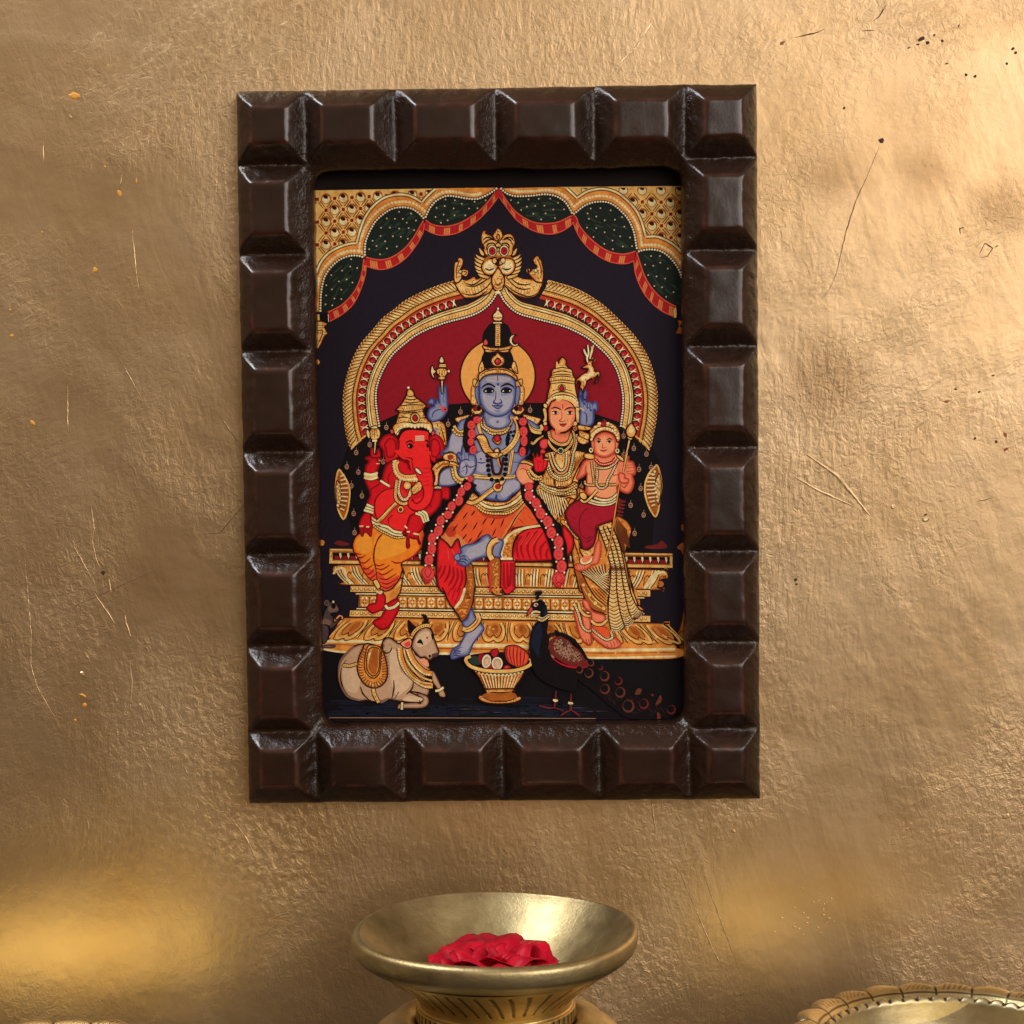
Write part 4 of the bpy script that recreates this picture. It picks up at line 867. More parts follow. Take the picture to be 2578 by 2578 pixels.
LL('F', ["650 1740 640 1800 660 1810 690 1800"], 'SD', 1.8); LL('F', ["610 1835 660 1850 710 1832"], 'SX', 3); L('F', "675 1640 675 1670", 'WH', 2)
P('F', "465 1590 480 1550 560 1480 640 1430 740 1450 830 1500 880 1590 890 1690 850 1730 830 1660 770 1600 660 1575 560 1620 510 1700 480 1700", 'G1', 'OL'); lay([ell(x, y, 3.2, 3.2, n=7) for x, y, _ in walk(curve(pts('F', "490 1690 530 1610 620 1545 720 1545 810 1590 860 1680")), 7.5)], 'G0'); LL('F', ["470 1620 560 1540 660 1510 770 1530 850 1600"], 'OL', 2.2); E('F', "655 1475", 6, 6, 'PD', 'OL', 2); E('F', "545 1520 780 1510 600 1470 720 1470 820 1560", 4, 3, 'G0', 'G3', 1.2); L('F', "660 1405 690 1450", 'SD', 2.5)
E('F', "485 1840 850 1850", 5, 6, 'G0', 'OL', 1.6); E('F', "485 1838 850 1848", 2.4, 3.2, 'BK')
# spear
L('F', "1020 1690 990 1830 960 1932", 'OL', 5, 0); L('F', "1020 1690 990 1830 960 1932", 'G1', 3, 0); P('F', "990 1650 1060 1650 1050 1695 1005 1690", 'G1', 'OL', 2); P('F', "1045 1465 1090 1520 1110 1580 1090 1640 1040 1665 990 1640 970 1580 990 1520", 'HA', 'OL', 2.8); P('F', "1040 1500 1080 1570 1040 1610 1010 1570", 'G0', None)
L('I', "985 0 945 200 930 265", 'OL', 4.6, 0); L('I', "985 0 945 200 930 265", 'G1', 2.6, 0); L('I', "890 420 860 560 820 820 780 1080 740 1300 700 1440", 'OL', 4.6, 0); L('I', "890 420 860 560 820 820 780 1080 740 1300 700 1440", 'G2', 2.6, 0)
P('I', "870 290 920 280 960 310 950 350 1000 360 1000 410 930 420 880 390", 'SK', 'SD', 2)
# her feet
P('L', "205 95 250 105 285 180 380 215 375 265 290 265 270 190 230 160", 'SK', 'SD'); P('L', "140 180 180 200 220 320 270 360 275 440 240 440 190 380 160 270", 'SK', 'SD'); P('L', "200 180 255 220 270 320 225 330", 'SK', 'SD', 2); P('L', "290 300 380 310 420 370 480 400 510 440 480 470 410 475 340 430 280 370", 'SK', 'SD'); P('L', "300 305 390 315 425 370 350 380", 'TG', None)
for s in ("175 110 190 170 230 215 270 220", "275 255 310 285 360 285 395 255"): L('L', s, 'OL', 9, .2); L('L', s, 'G1', 5.5, .2)
chain('L', "150 140 175 200 205 300 250 340 275 330", 4.5, 'G0', 'OL', 5); chain('L', "285 325 330 365 390 405 440 390 430 345", 4.5, 'G0', 'OL', 5); LL('L', ["235 400 245 440", "255 400 262 440", "400 440 410 470", "425 425 440 465", "450 420 462 455", "475 415 485 445"], 'OL', 2)

# ------------------------------------------------------------------ red elephant-headed figure on the left
P('D', "1690 1440 1800 1430 1880 1500 1905 1700 1900 1800 1870 1760 1700 1640", 'G1', 'OL'); P('D', "1700 1560 1760 1530 1770 1640 1720 1640", 'BS', None); LL('D', ["1690 1480 1820 1470", "1780 1540 1830 1700 1880 1800", "1820 1500 1860 1650 1890 1780"], 'OL', 2.2); E('D', "1800 1570 1820 1630 1845 1690 1865 1750", 2.6, 4, 'HA', 'G3', 1)
P('G', "1820 470 1932 480 1932 640 1840 640 1800 760 1740 700", 'ER', 'ED')
P('G', "990 400 1040 220 1100 140 1230 90 1500 200 1680 400 1720 520 1820 510 1830 640 1780 780 1660 890 1590 1000 1540 1100 1300 1130 1000 1080 860 980 820 850 800 700 840 570 780 420 770 350 860 370 935 350", 'ER', 'ED')
P('G', "920 640 980 560 1100 500 1250 500 1400 620 1480 760 1400 900 1450 900 1360 960 1300 1090 1160 1060 1000 1000 920 900 900 780", 'EB', None)
L('G', "1180 490 1040 520 930 620 900 740 920 880 960 950", 'ED', 3); L('G', "1100 990 1090 930 1130 880 1160 870", 'ED', 2.6); L('G', "830 570 860 500 960 440 1000 400", 'ED', 2.6); L('G', "1720 560 1660 650 1690 760", 'ED', 2.4); L('G', "1100 460 1090 340 1130 260", 'ED', 2.6)
# raised arm and hand
P('G', "780 360 770 270 780 180 820 120 770 75 830 50 880 70 860 0 900 20 910 60 920 -30 960 0 985 80 960 190 930 280 945 360", 'ER', 'ED'); P('D', "850 1820 875 1815 895 1880 930 1900 940 1840 965 1830 975 1932 860 1932", 'ER', 'ED'); LL('G', ["870 60 930 80 950 140", "830 90 860 110", "900 100 960 110"], 'ED', 2.2); LL('G', ["920 150 970 150", "960 105 985 108"], 'G0', 3)
for y in (285, 345):
    L('G', f"755 {y} 850 {y + 20} 945 {y - 8}", 'OL', 8, .1); L('G', f"755 {y} 850 {y + 20} 945 {y - 8}", 'G0', 5, .1)
L('G', "755 312 850 336 940 306", 'G1', 3.5, .1); L('G', "980 385 1050 430 1110 465", 'OL', 8, .2); L('G', "980 385 1050 430 1110 465", 'G0', 5, .2); L('G', "1725 478 1825 478", 'OL', 8, 0); L('G', "1725 478 1825 478", 'G0', 5, 0)
# trousers
P('G', "600 1260 650 1150 780 1070 900 1020 1000 1080 1200 1150 1350 1150 1450 1130 1560 1060 1600 1180 1560 1310 1440 1440 1280 1530 1290 1640 1240 1780 1120 1920 990 1900 930 1780 850 1760 740 1620 680 1480 610 1360", 'DH', 'OL')
P('G', "900 1180 1000 1130 1230 1190 1340 1180 1400 1260 1300 1380 1100 1460 960 1480 900 1420", 'HB', None); P('G', "650 1200 780 1130 860 1200 850 1360 740 1400 650 1330", 'HB', None)
P('G', "1540 1080 1600 1160 1560 1310 1450 1430 1290 1525 1480 1380 1530 1240", 'DR', None); P('G', "700 1500 800 1600 900 1640 930 1760 850 1755 750 1630", 'DR', None); P('G', "950 1640 1080 1760 1230 1700 1250 1780 1120 1915 990 1890 930 1760", 'DR', None)
L('G', "1010 1130 940 1220 900 1340 890 1480 920 1620 935 1780", 'OL', 3); L('G', "1000 1130 960 1170 900 1300", 'SX', 2.2)
LL('G', ["610 1370 650 1400 720 1410", "640 1430 700 1460 780 1420", "690 1510 760 1530 850 1460", "720 1600 800 1610 880 1550", "770 1680 830 1680 900 1610", "800 1720 850 1740 920 1680", "905 1540 960 1570 1040 1540", "920 1600 1000 1620 1110 1560", "940 1660 1030 1690 1160 1610", "950 1730 1060 1760 1200 1680", "970 1790 1080 1820 1230 1740", "990 1850 1080 1880 1190 1810", "1290 1520 1200 1530 1130 1500", "1560 1300 1450 1430 1290 1520"], 'SX', 3)
P('G', "880 1790 930 1760 975 1830 980 1870 940 1890", 'G1', 'OL', 2.2); P('J', "1010 30 1050 45 1140 10 1250 -130 1285 -240 1300 -200 1270 0 1240 90 1160 190 1060 215 1040 130", 'G1', 'OL'); P('J', "1060 90 1150 50 1240 -20 1230 80 1150 180 1070 200", 'G2', None)
# feet
P('J', "940 80 1040 100 1050 200 1030 280 940 330 870 350 800 300 800 260 850 225 910 210 930 150", 'ER', 'ED'); P('J', "1070 220 1220 150 1240 280 1200 380 1150 470 1100 540 1030 575 950 555 880 490 900 450 980 410 1040 320 1060 260", 'ER', 'ED')
LL('J', ["900 500 940 550", "950 500 970 555", "1000 490 1010 560", "1050 490 1050 560", "800 290 840 310", "820 320 860 330"], 'ED', 2.4); L('J', "930 50 985 70 1000 40", 'G0', 5, .2)
L('J', "1050 240 1090 285 1180 260 1240 205", 'OL', 10, .15); L('J', "1050 240 1090 285 1180 260 1240 205", 'G0', 6, .15)
# belt, hands
for s, w in (("900 1000 960 1030 1070 1080 1180 1130 1290 1140", 5.5), ("960 1000 1080 1030 1170 1090 1280 1110", 5), ("820 870 850 940 920 990 980 985", 5), ("830 840 870 910 940 950", 4)): L('G', s, 'OL', w + 4, .1); L('G', s, 'G0', w, .1)
scallop('G', "890 1010 960 1070 1100 1140 1200 1180 1335 1165", 0, 2.6, 6)
P('G', "780 830 850 860 850 940 870 1010 860 1080 850 1160 800 1110 760 1100 730 1160 700 1080 690 990 720 900", 'ER', 'ED'); P('G', "1400 870 1540 850 1590 960 1560 1060 1510 1130 1530 1270 1490 1200 1430 1190 1380 1180 1385 1300 1345 1305 1345 1100 1290 1130 1340 1040", 'ER', 'ED')
P('G', "710 1040 860 1030 870 1090 850 1160 810 1110 750 1100 730 1160", 'SX', None); LL('G', ["740 1040 750 1100", "790 1030 800 1100", "1440 1120 1460 1190", "1400 1100 1390 1180"], 'ED', 2.4); LL('G', ["690 1020 745 1018", "785 1028 825 1028", "1350 1098 1390 1096", "1440 1120 1520 1135", "1320 1015 1355 1050"], 'G0', 4, .3)
for d in (0, 40, 75): L('G', f"{790 - d * .5} {720 + d} {830 - d * .3} {735 + d} {885} {760 + d}", 'OL', 8, .1); L('G', f"{790 - d * .5} {720 + d} {830 - d * .3} {735 + d} {885} {760 + d}", 'G0', 5, .1)
for d in (0, 38, 72): L('G', f"{1470 + d} {840 - d * .6} {1545 + d} {870 - d * .4} {1590 + d * .8} {970 - d * .3}", 'OL', 7.5, .1); L('G', f"{1470 + d} {840 - d * .6} {1545 + d} {870 - d * .4} {1590 + d * .8} {970 - d * .3}", 'G0', 4.6, .1)
# neck ornaments, sash
chain('G', "1220 110 1190 180 1230 290 1330 340 1480 330", 11, 'G1', 'OL', 6, 'SR', 1.8); scallop('G', "1165 120 1165 210 1210 320 1330 385 1510 390", 0, 3, 6.5); L('G', "1190 100 1175 200 1220 310 1330 370 1500 365", 'G0', 3.5, 0)
chain('G', "1260 370 1230 480 1250 590 1300 650 1370 620 1420 500 1520 420", 6, 'G0', 'OL', 6); chain('G', "1210 380 1190 560 1210 660 1300 710 1370 690", 6, 'G1', 'OL', 6); P('G', "1410 500 1500 400 1560 430 1550 510 1470 570 1430 570", 'G1', 'OL', 2); LL('G', ["1440 560 1530 430", "1470 560 1550 460"], 'G3', 2); E('G', "1355 455", 9, 9, 'HA', 'OL', 2); E('G', "1355 455", 5, 5, 'G0')
L('G', "1200 700 1100 800 1020 890 940 960", 'OL', 10, 0); L('G', "1200 700 1100 800 1020 890 940 960", 'G1', 6.5, 0); L('G', "1190 720 1090 830 950 965", 'G3', 1.8, 0); E('G', "1262 785", 7.5, 8, 'G1', 'OL', 2); E('G', "1262 790", 3.6, 4, 'CR', 'OL', 1)
# mace in the hand
P('D', "900 1700 930 1700 925 1760 910 1880 890 1880", 'G0', 'OL', 2.2); P('D', "830 1600 845 1550 910 1520 970 1550 985 1620 960 1680 900 1700 850 1680", 'G1', 'OL'); LL('D', ["870 1560 865 1660", "900 1550 900 1670", "930 1555 940 1660"], 'G4', 2.6); P('D', "840 1530 910 1500 950 1530 910 1545", 'G0', 'OL', 2); P('D', "785 1600 800 1550 835 1600 830 1680 800 1650", 'G0', 'OL', 2); L('D', "870 1710 935 1705", 'G0', 5, .2)
# head, ears, trunk
P('D', "965 1760 1000 1680 1080 1620 1170 1640 1225 1710 1240 1850 1230 1932 1040 1932 1020 1850 990 1800", 'ER', 'ED'); P('G', "1040 0 1230 0 1200 70 1130 110 1060 140 1050 60", 'ER', None); L('G', "1030 -40 1050 60 1060 135 1140 105 1200 75 1220 40", 'ED', 2.6); P('D', "1040 1760 1100 1680 1170 1690 1200 1760 1190 1880 1150 1932 1080 1932 1060 1830", 'SX' if 0 else 'ER', 'ED', 2)
P('D', "1670 1660 1740 1620 1830 1680 1870 1800 1880 1932 1640 1932", 'ER', 'ED'); P('G', "1660 0 1880 0 1870 60 1800 20 1760 60 1740 130 1680 100", 'ER', None); L('G', "1655 20 1690 100 1740 130 1760 60 1800 10", 'ED', 2.6); P('D', "1690 1720 1740 1680 1800 1740 1810 1850 1760 1932 1690 1900", 'ER', 'ED', 2)
P('D', "1300 1590 1400 1560 1560 1570 1640 1590 1650 1660 1660 1800 1655 1932 1215 1932 1230 1850 1250 1780 1240 1700", 'EB', None); L('D', "1225 1932 1235 1800 1250 1700", 'ED', 3); L('D', "1650 1640 1665 1800 1655 1932", 'ED', 3)
P('G', "1215 -40 1210 20 1290 90 1370 110 1400 200 1440 260 1500 340 1570 470 1590 560 1540 620 1460 650 1430 690 1380 620 1370 700 1400 770 1480 800 1580 780 1670 690 1710 560 1720 420 1700 250 1670 120 1640 -40", 'EB', None)
L('G', "1665 20 1690 180 1720 400 1715 560 1670 700 1580 785 1480 805 1400 770 1365 700 1390 610", 'ED', 3.2); L('G', "1540 390 1580 500 1580 600 1530 680 1470 700 1420 650 1440 640", 'ED', 3); L('G', "1215 20 1290 90 1370 110 1380 180 1400 240", 'ED', 3); LL('G', ["1410 110 1430 160 1440 220 1500 330", "1310 130 1360 140 1370 220", "1330 60 1420 80 1420 120"], 'ED', 2.4)
LL('G', [f"{1690 - k * 6} {200 + k * 60} {1620 - k * 6} {215 + k * 60} {1560} {205 + k * 62}" for k in range(5)], 'ER', 2.4)
P('G', "1470 210 1510 220 1550 270 1558 300 1510 290 1465 240", 'WH', 'OL', 2.2)
for y in (0, 26, 52): L('D', f"1465 {1650 + y} 1590 {1645 + y}", 'TN' if 0 else 'CL', 3.2, .1)
P('D', "1360 1780 1400 1760 1430 1790 1400 1810 1375 1800", 'WH', 'OL', 2); E('D', "1402 1785", 3.6, 3.6, 'BK'); LL('D', ["1340 1750 1360 1720 1410 1710 1450 1750", "1350 1770 1400 1750 1440 1790", "1370 1810 1420 1815", "1600 1720 1630 1700 1650 1740", "1620 1770 1640 1750 1655 1790"], 'OL', 2.6); P('D', "1620 1780 1640 1760 1655 1790 1640 1805", 'BK', None); LL('D', ["1330 1830 1380 1860", "1600 1840 1640 1850"], 'ED', 2)
# crown
P('D', "1150 1520 1200 1450 1220 1370 1240 1310 1200 1280 1270 1200 1310 1130 1340 1080 1350 1030 1372 985 1420 1000 1450 1040 1460 1090 1540 1150 1620 1215 1600 1250 1580 1300 1620 1390 1690 1470 1710 1540 1700 1610 1640 1560 1560 1530 1400 1530 1280 1560 1220 1650 1170 1600", 'G1', 'OL', 3.2)
E('D', "1372 972", 3, 3, 'WH'); LL('D', ["1350 1085 1400 1095 1455 1085", "1320 1125 1400 1140 1500 1125", "1290 1165 1400 1185 1560 1160", "1230 1230 1400 1210 1610 1215", "1210 1280 1300 1300 1450 1290 1585 1265", "1220 1310 1300 1325 1450 1315 1580 1295", "1200 1400 1300 1380 1400 1400", "1510 1400 1600 1390 1640 1410", "1180 1480 1300 1450 1400 1455 1460 1470 1520 1455 1660 1470"], 'OL', 2.4)
LL('D', [f"{1240 + k * 24} {1275 - abs(k - 6)} {1252 + k * 24} {1228 - abs(k - 6)}" for k in range(14)], 'G3', 2.2); speckle(pts('D', "1190 1470 1230 1410 1400 1400 1420 1450 1250 1460"), 8, 'G3', 2, 3.2, 31); speckle(pts('D', "1500 1450 1520 1400 1620 1400 1680 1470"), 7, 'G3', 2, 3.2, 32)
E('D', "1465 1395", 11, 12, 'G1', 'OL', 2.4); P('D', "1465 1345 1500 1390 1485 1430 1450 1430 1430 1390", 'PD', 'OL', 2.4); lay([ell(x, y, 4, 5.2, n=8) for x, y, _ in walk(curve(pts('D', "1210 1600 1250 1535 1350 1495 1465 1510 1560 1495 1650 1530 1690 1590")), 9)], 'G0'); lay(ribbon(curve(pts('D', "1190 1640 1240 1570 1340 1530 1465 1545 1570 1530 1660 1570")), 2), 'OL')
P('D', "1115 1555 1160 1560 1170 1600 1130 1610", 'PK', 'OL', 2); P('D', "1690 1590 1740 1570 1730 1620 1700 1640", 'PK', 'OL', 2)
# ------------------------------------------------------------------ blue seated figure in the middle
P('E', "860 0 920 60 990 110 1030 200 1060 300 1050 400 640 400 630 300 650 200 720 100 780 60", 'BK', None)
E('E', "845 810", 92.5, 92.5 * .99, 'HA', 'OL', 4, n=48); pass
P('E', "660 210 760 80 940 80 1030 220 1050 330 1040 400 980 470 1030 480 1070 600 1060 700 640 700 620 560 650 480 640 380", 'BK', None)
P('E', "810 90 885 90 885 390 805 390", 'G1', 'OL', 2.4, False); LL('E', [f"820 {110 + k * 28} 845 {122 + k * 28} 870 {110 + k * 28}" for k in range(10)], 'G3', 2); P('E', "780 55 905 55 905 85 780 85", 'G0', 'OL', 2.2, False); P('E', "775 0 775 -40 800 -70 845 -120 890 -75 915 -40 915 0 890 45 800 45", 'G0', 'OL', 2.8); L('E', "785 -5 845 5 905 -5", 'G3', 3); E('B', "850 1752", 2.4, 2.8, 'WH', 'BK', 1.5)
P('E', "1075 235 1120 245 1080 250 1050 290 1050 340 1080 370 1140 350 1110 390 1060 395 1015 350 1005 300 1030 250", 'G0', 'OL', 2.2)
P('E', "655 370 660 320 680 305 700 330 700 370", 'PK', None); P('E', "640 385 740 410 840 415 950 405 1040 380 1035 430 1000 450 1020 465 940 485 840 470 740 485 660 470 670 440 645 430", 'G1', 'OL', 2.6); LL('E', ["650 430 750 450 940 450 1030 425"], 'OL', 2.2); speckle(pts('E', "650 395 840 420 1035 390 1030 420 840 445 660 425"), 8, 'G3', 1.6, 2.6, 41)
P('E', "845 480 880 520 930 560 940 620 910 660 845 680 780 660 750 610 770 550 810 520", 'G1', 'OL', 2.8); LL('E', ["780 560 800 580", "810 520 825 550", "900 530 880 555", "930 570 905 590", "765 620 790 620", "930 625 900 625"], 'G3', 2); P('E', "850 560 890 605 870 640 845 655 815 640 805 600", 'PD', 'OL', 2.4); E('E', "838 600", 2.6, 4, 'PK')
for s in ("600 640 625 600 650 650 660 720 620 750 590 780 580 710", "1060 610 1085 610 1110 680 1125 770 1090 760 1050 720 1035 670"): p = P('E', s, 'G1', 'OL', 2.4); speckle(p, 5, 'G3', 1.5, 2.6, 43)
# upper arms behind: left hand with mace, right hand with deer
P('D', "1640 1370 1660 1270 1720 1230 1690 1200 1640 1195 1670 1130 1720 1130 1750 1190 1760 1140 1790 1150 1800 1180 1790 1050 1800 960 1820 970 1830 1040 1850 1040 1870 950 1895 960 1910 1100 1915 1250 1880 1350 1800 1420 1700 1440", 'BS', 'BD', 3); L('D', "1700 1390 1710 1340 1750 1290 1850 1270", 'BD', 2.4); LL('D', ["1720 1150 1730 1220 1750 1240", "1850 1130 1870 1180", "1800 1180 1830 1230", "1870 1040 1850 1130"], 'BD', 2.6); L('D', "1780 1210 1850 1250", 'PK', 4.5); E('D', "1870 1275", 6.5, 6, 'PK', 'SD', 1); E('D', "1880 1275", 2.6, 2.6, 'OL')
P('D', "1820 870 1855 870 1850 1040 1830 1045", 'G0', 'OL', 2.4, False); P('D', "1775 850 1800 810 1765 770 1760 720 1800 700 1870 700 1910 730 1910 780 1880 820 1890 850 1840 865", 'G1', 'OL', 2.8); LL('D', ["1800 730 1800 790", "1840 720 1840 800", "1870 730 1870 790", "1790 820 1885 820"], 'G4', 3); P('D', "1800 640 1890 640 1895 690 1795 690", 'G1', 'OL', 2.2, False); L('D', "1800 665 1890 665", 'G4', 1.8); P('D', "1835 535 1865 590 1855 625 1810 625 1800 585", 'G0', 'OL', 2.4); P('D', "1710 660 1725 710 1755 740 1740 770 1720 785 1740 840 1710 830 1680 760 1685 700", 'G0', 'OL', 2.6); E('E', "165 742", 3.2, 3.2, 'G0', 'OL', 1.6)
P('F', "330 1030 360 1010 350 1120 375 1160 385 1020 410 1010 430 1060 415 1160 470 1170 510 1190 540 1160 570 1200 575 1270 555 1300 525 1280 525 1400 500 1480 430 1510 350 1500 325 1430 335 1290 320 1190", 'BS', 'BD', 3); LL('F', ["365 1200 390 1190 420 1220", "440 1180 430 1250 460 1250", "470 1190 475 1290 500 1270", "510 1200 500 1250", "385 1310 420 1350 425 1440 410 1480", "400 1180 370 1240"], 'BD', 2.6); P('F', "310 1490 480 1520 460 1560 320 1560", 'G1', 'OL', 2.2); L('F', "330 1250 390 1290", 'G1', 4)
P('F', "355 690 420 650 440 610 500 590 530 570 500 640 530 700 540 750 590 740 610 780 595 850 580 890 550 910 545 890 575 860 580 800 540 830 480 850 430 880 420 930 385 985 380 1035 365 1030 350 990 330 970 340 900 300 880 285 930 265 910 290 850 370 780 420 760 440 710 380 705", 'G0', 'OL', 3); LL('F', ["440 620 430 560 450 500 440 380", "430 540 400 480 385 440", "470 570 490 480 520 380", "480 530 500 450 490 400", "425 600 400 590", "440 480 425 430"], 'OL', 6, .3); LL('F', ["440 620 430 560 450 500 440 380", "430 540 400 480 385 440", "470 570 490 480 520 380", "480 530 500 450 490 400"], 'G0', 3.4, .4); LL('F', ["480 820 520 850", "380 880 375 960", "540 770 520 800"], 'G3', 2.4); E('F', "430 650", 2, 2, 'BK')
# torso
P('E', "250 1400 330 1370 490 1340 490 1370 420 1430 300 1460", 'G1', 'OL', 2.4); P('E', "1200 1340 1300 1360 1440 1400 1430 1440 1380 1480 1230 1420", 'G1', 'OL', 2.4)
P('E', "280 1520 330 1430 430 1400 600 1370 680 1330 1020 1320 1100 1380 1280 1420 1420 1520 1400 1570 1260 1600 1240 1720 1200 1932 130 1932 150 1780 200 1620 230 1560", 'BS', 'BD', 2.6)
P('H', "120 0 1170 0 1150 140 1090 260 1110 360 1170 440 1190 500 1050 580 960 670 820 660 650 620 560 540 500 440 480 330 300 300 240 200 240 60", 'BS', 'BD', 2.6); P('H', "560 0 1060 0 1060 280 560 280", 'BL' if 0 else 'BS', None)
P('H', "20 440 40 300 110 220 220 190 300 280 310 400 220 450 100 460", 'BS', 'BD', 2.6)
P('E', "690 1420 1000 1400 990 1540 840 1540 720 1500", 'BL', None); P('H', "560 20 680 10 690 240 560 240", 'BL', None); P('H', "530 380 700 350 760 440 600 540 540 480", 'BL', None); P('H', "950 420 1080 380 1150 440 1040 560 920 620 880 540", 'BL', None); P('H', "60 300 150 230 230 300 240 420 60 430", 'BL', None); P('E', "200 1640 300 1600 380 1700 340 1900 180 1932", 'BL', None)
LL('H', ["650 600 720 650 800 650 830 580 840 650 940 665 1020 600 1050 560", "1050 580 1040 540", "560 130 620 140 680 130", "1060 130 1140 130", "500 440 540 520 600 560"], 'BD', 2.8); E('H', "610 85", 2.4, 2.4, 'BD')
# tiger skin, legs
P('H', "360 700 560 690 830 860 1050 800 1260 690 1340 820 1420 990 1100 1080 920 1220 760 1200 620 1180 500 1260 340 1320 190 1260 70 1150 200 960 290 800", 'TG', 'OL', 2.6)
P('H', "200 960 360 1000 480 1180 340 1290 120 1180", 'TD' if 0 else 'TG', None); P('H', "100 1110 240 1180 290 1130 420 1270 320 1320 190 1310 60 1170", 'OR', None); P('H', "1160 760 1230 720 1100 950 940 1180 880 1210", 'OR', None); P('H', "540 720 700 830 900 870 1060 830 1040 860 860 920 640 870", 'TD', None); P('H', "980 1080 1060 1010 1080 1060 1000 1130", 'TD', None); P('H', "150 1050 240 1020 260 1120 190 1170 130 1130", 'TD', None); L('H', "1220 750 1100 900 1000 1080 900 1210", 'OL', 2.4)
for x, y, dx, dy in [(395, 870, -35, 50), (505, 835, -30, 40), (255, 1040, -40, 55), (385, 1030, -45, 60), (530, 1020, -35, 60), (665, 945, -35, 55), (780, 955, -30, 55), (910, 970, -28, 70), (595, 1130, -40, 65), (795, 1105, -30, 60), (385, 1165, -35, 45), (460, 1215, -30, 40), (1170, 945, 42, 45), (1305, 910, 40, 35), (1230, 770, 30, 20), (1060, 1040, 30, 20)]:
    p = pts('H', f"{x - dx} {y - dy} {x + 9} {y + 4} {x + dx} {y + dy} {x - 9} {y - 4}"); lay([curve(p, True, 4)], 'OL')
P('H', "10 1240 60 1190 150 1260 200 1310 260 1220 300 1200 340 1330 420 1420 400 1500 410 1600 380 1932 90 1932 0 1760", 'SR', 'OL', 2.8); P('K', "78 -5 392 -5 340 130 240 270 160 180 110 60", 'SR', None); LL('K', ["75 -10 110 60 160 180 240 270 340 130"], 'OL', 2.8, 0)
LL('H', ["60 1560 30 1640 10 1690", "120 1560 100 1640 40 1750", "180 1560 170 1680 100 1800", "230 1580 230 1720 160 1850", "280 1600 290 1740 210 1900", "340 1620 350 1760 280 1932"], 'SX', 5, .6); LL('K', ["200 0 150 100", "260 0 210 160", "330 0 250 220"], 'SX', 5, .6); LL('H', ["210 1340 260 1450 250 1560", "150 1320 170 1480"], 'RL', 4)
P('H', "400 1560 480 1540 510 1640 525 1932 370 1932 410 1760", 'G3', 'OL', 2.6); P('K', "380 -5 526 -5 500 200 450 340 400 430 340 460 300 380 240 280 330 170", 'G3', None); LL('K', ["526 -10 500 200 450 340 400 430 340 460 300 380 240 280 330 170 375 -10"], 'OL', 2.8, 0); L('K', "390 0 340 160 250 280", 'G0', 6, .2); speckle(pts('H', "410 1580 490 1580 520 1900 390 1920 430 1760"), 14, 'G2', 2, 5, 51); speckle(pts('K', "380 60 500 60 480 200 420 380 340 440 260 290 350 180"), 16, 'G2', 2.5, 6, 52); speckle(pts('K', "400 20 510 20 480 150 400 200"), 7, 'G4', 2, 5, 53)
P('K', "480 280 530 390 560 420 600 480 650 540 640 600 560 700 500 780 440 920 330 950 210 985 195 900 250 830 330 770 400 600 370 520 360 470 420 420", 'BS', 'BD', 2.8); P('K', "430 640 560 540 620 560 520 720 420 860 330 900 340 790", 'BL', None); LL('K', ["240 900 260 870 340 880", "220 920 250 900 330 910", "215 950 260 930 320 945", "270 840 360 820", "230 870 300 840"], 'BD', 3)
L('K', "560 360 580 440 500 540 420 580 360 560", 'OL', 15, .2); L('K', "560 360 580 440 500 540 420 580 360 560", 'G1', 10, .2); L('K', "575 400 560 470 480 550 400 580", 'G3', 2.4)
P('H', "1040 1060 1250 1020 1440 1030 1490 1050 1600 1420 1600 1490 1080 1500 1050 1380 1080 1240 1120 1160", 'SR', 'OL', 2.8); P('H', "1740 1020 1840 1090 1900 1200 1890 1330 1830 1420 1790 1430", 'SR', 'OL', 2.8)
LL('H', ["1180 1150 1120 1250 1110 1360 1140 1470", "1290 1100 1190 1230 1170 1340 1210 1470", "1400 1080 1290 1200 1260 1340 1300 1480", "1480 1100 1380 1230 1350 1370 1390 1480", "1520 1220 1440 1330 1450 1470", "1540 1330 1520 1420 1540 1480"], 'SX', 5, .5); LL('H', ["1240 1150 1160 1280", "1340 1120 1240 1270", "1440 1110 1330 1280"], 'RL', 4)
P('H', "920 1230 1040 1110 1220 1040 1450 1000 1455 1030 1260 1060 1130 1140 1070 1240 1050 1370 1055 1480 1060 1495 880 1490 880 1380", 'G2', 'OL', 2.8); speckle(pts('H', "930 1280 1050 1160 1100 1150 1050 1280 1040 1460 890 1460"), 18, 'G3', 2, 5, 54); L('H', "920 1240 1040 1115 1220 1045 1440 1010", 'G0', 6, .3); L('H', "890 1470 1050 1470", 'G0', 5, 0); L('H', "895 1440 920 1300 980 1200", 'G0', 5, .4)
P('H', "890 1500 1085 1500 1085 1880 1060 1932 920 1932 885 1860", 'SR', 'OL', 2.6, False); P('K', "900 0 1075 0 1020 60 985 85 940 60", 'SR', None); L('K', "900 -10 940 60 985 85 1030 55 1075 0", 'OL', 2.6); LL('H', ["930 1530 935 1840 980 1880", "980 1530 985 1820 1000 1840", "1030 1530 1020 1800 990 1840", "1060 1530 1060 1860"], 'SX', 5, .4)
P('H', "740 1490 880 1480 885 1860 920 1932 760 1932 730 1700", 'G3', 'OL', 2.6); P('K', "760 0 910 0 880 60 950 90 850 100 780 70", 'G2', 'OL', 2.2); speckle(pts('H', "760 1510 870 1500 870 1900 780 1920"), 26, 'G2', 2.5, 5, 55); speckle(pts('H', "760 1510 870 1500 870 1900 780 1920"), 8, 'G1', 2, 4, 56); L('H', "735 1510 730 1700 750 1932", 'SR', 4, 0)
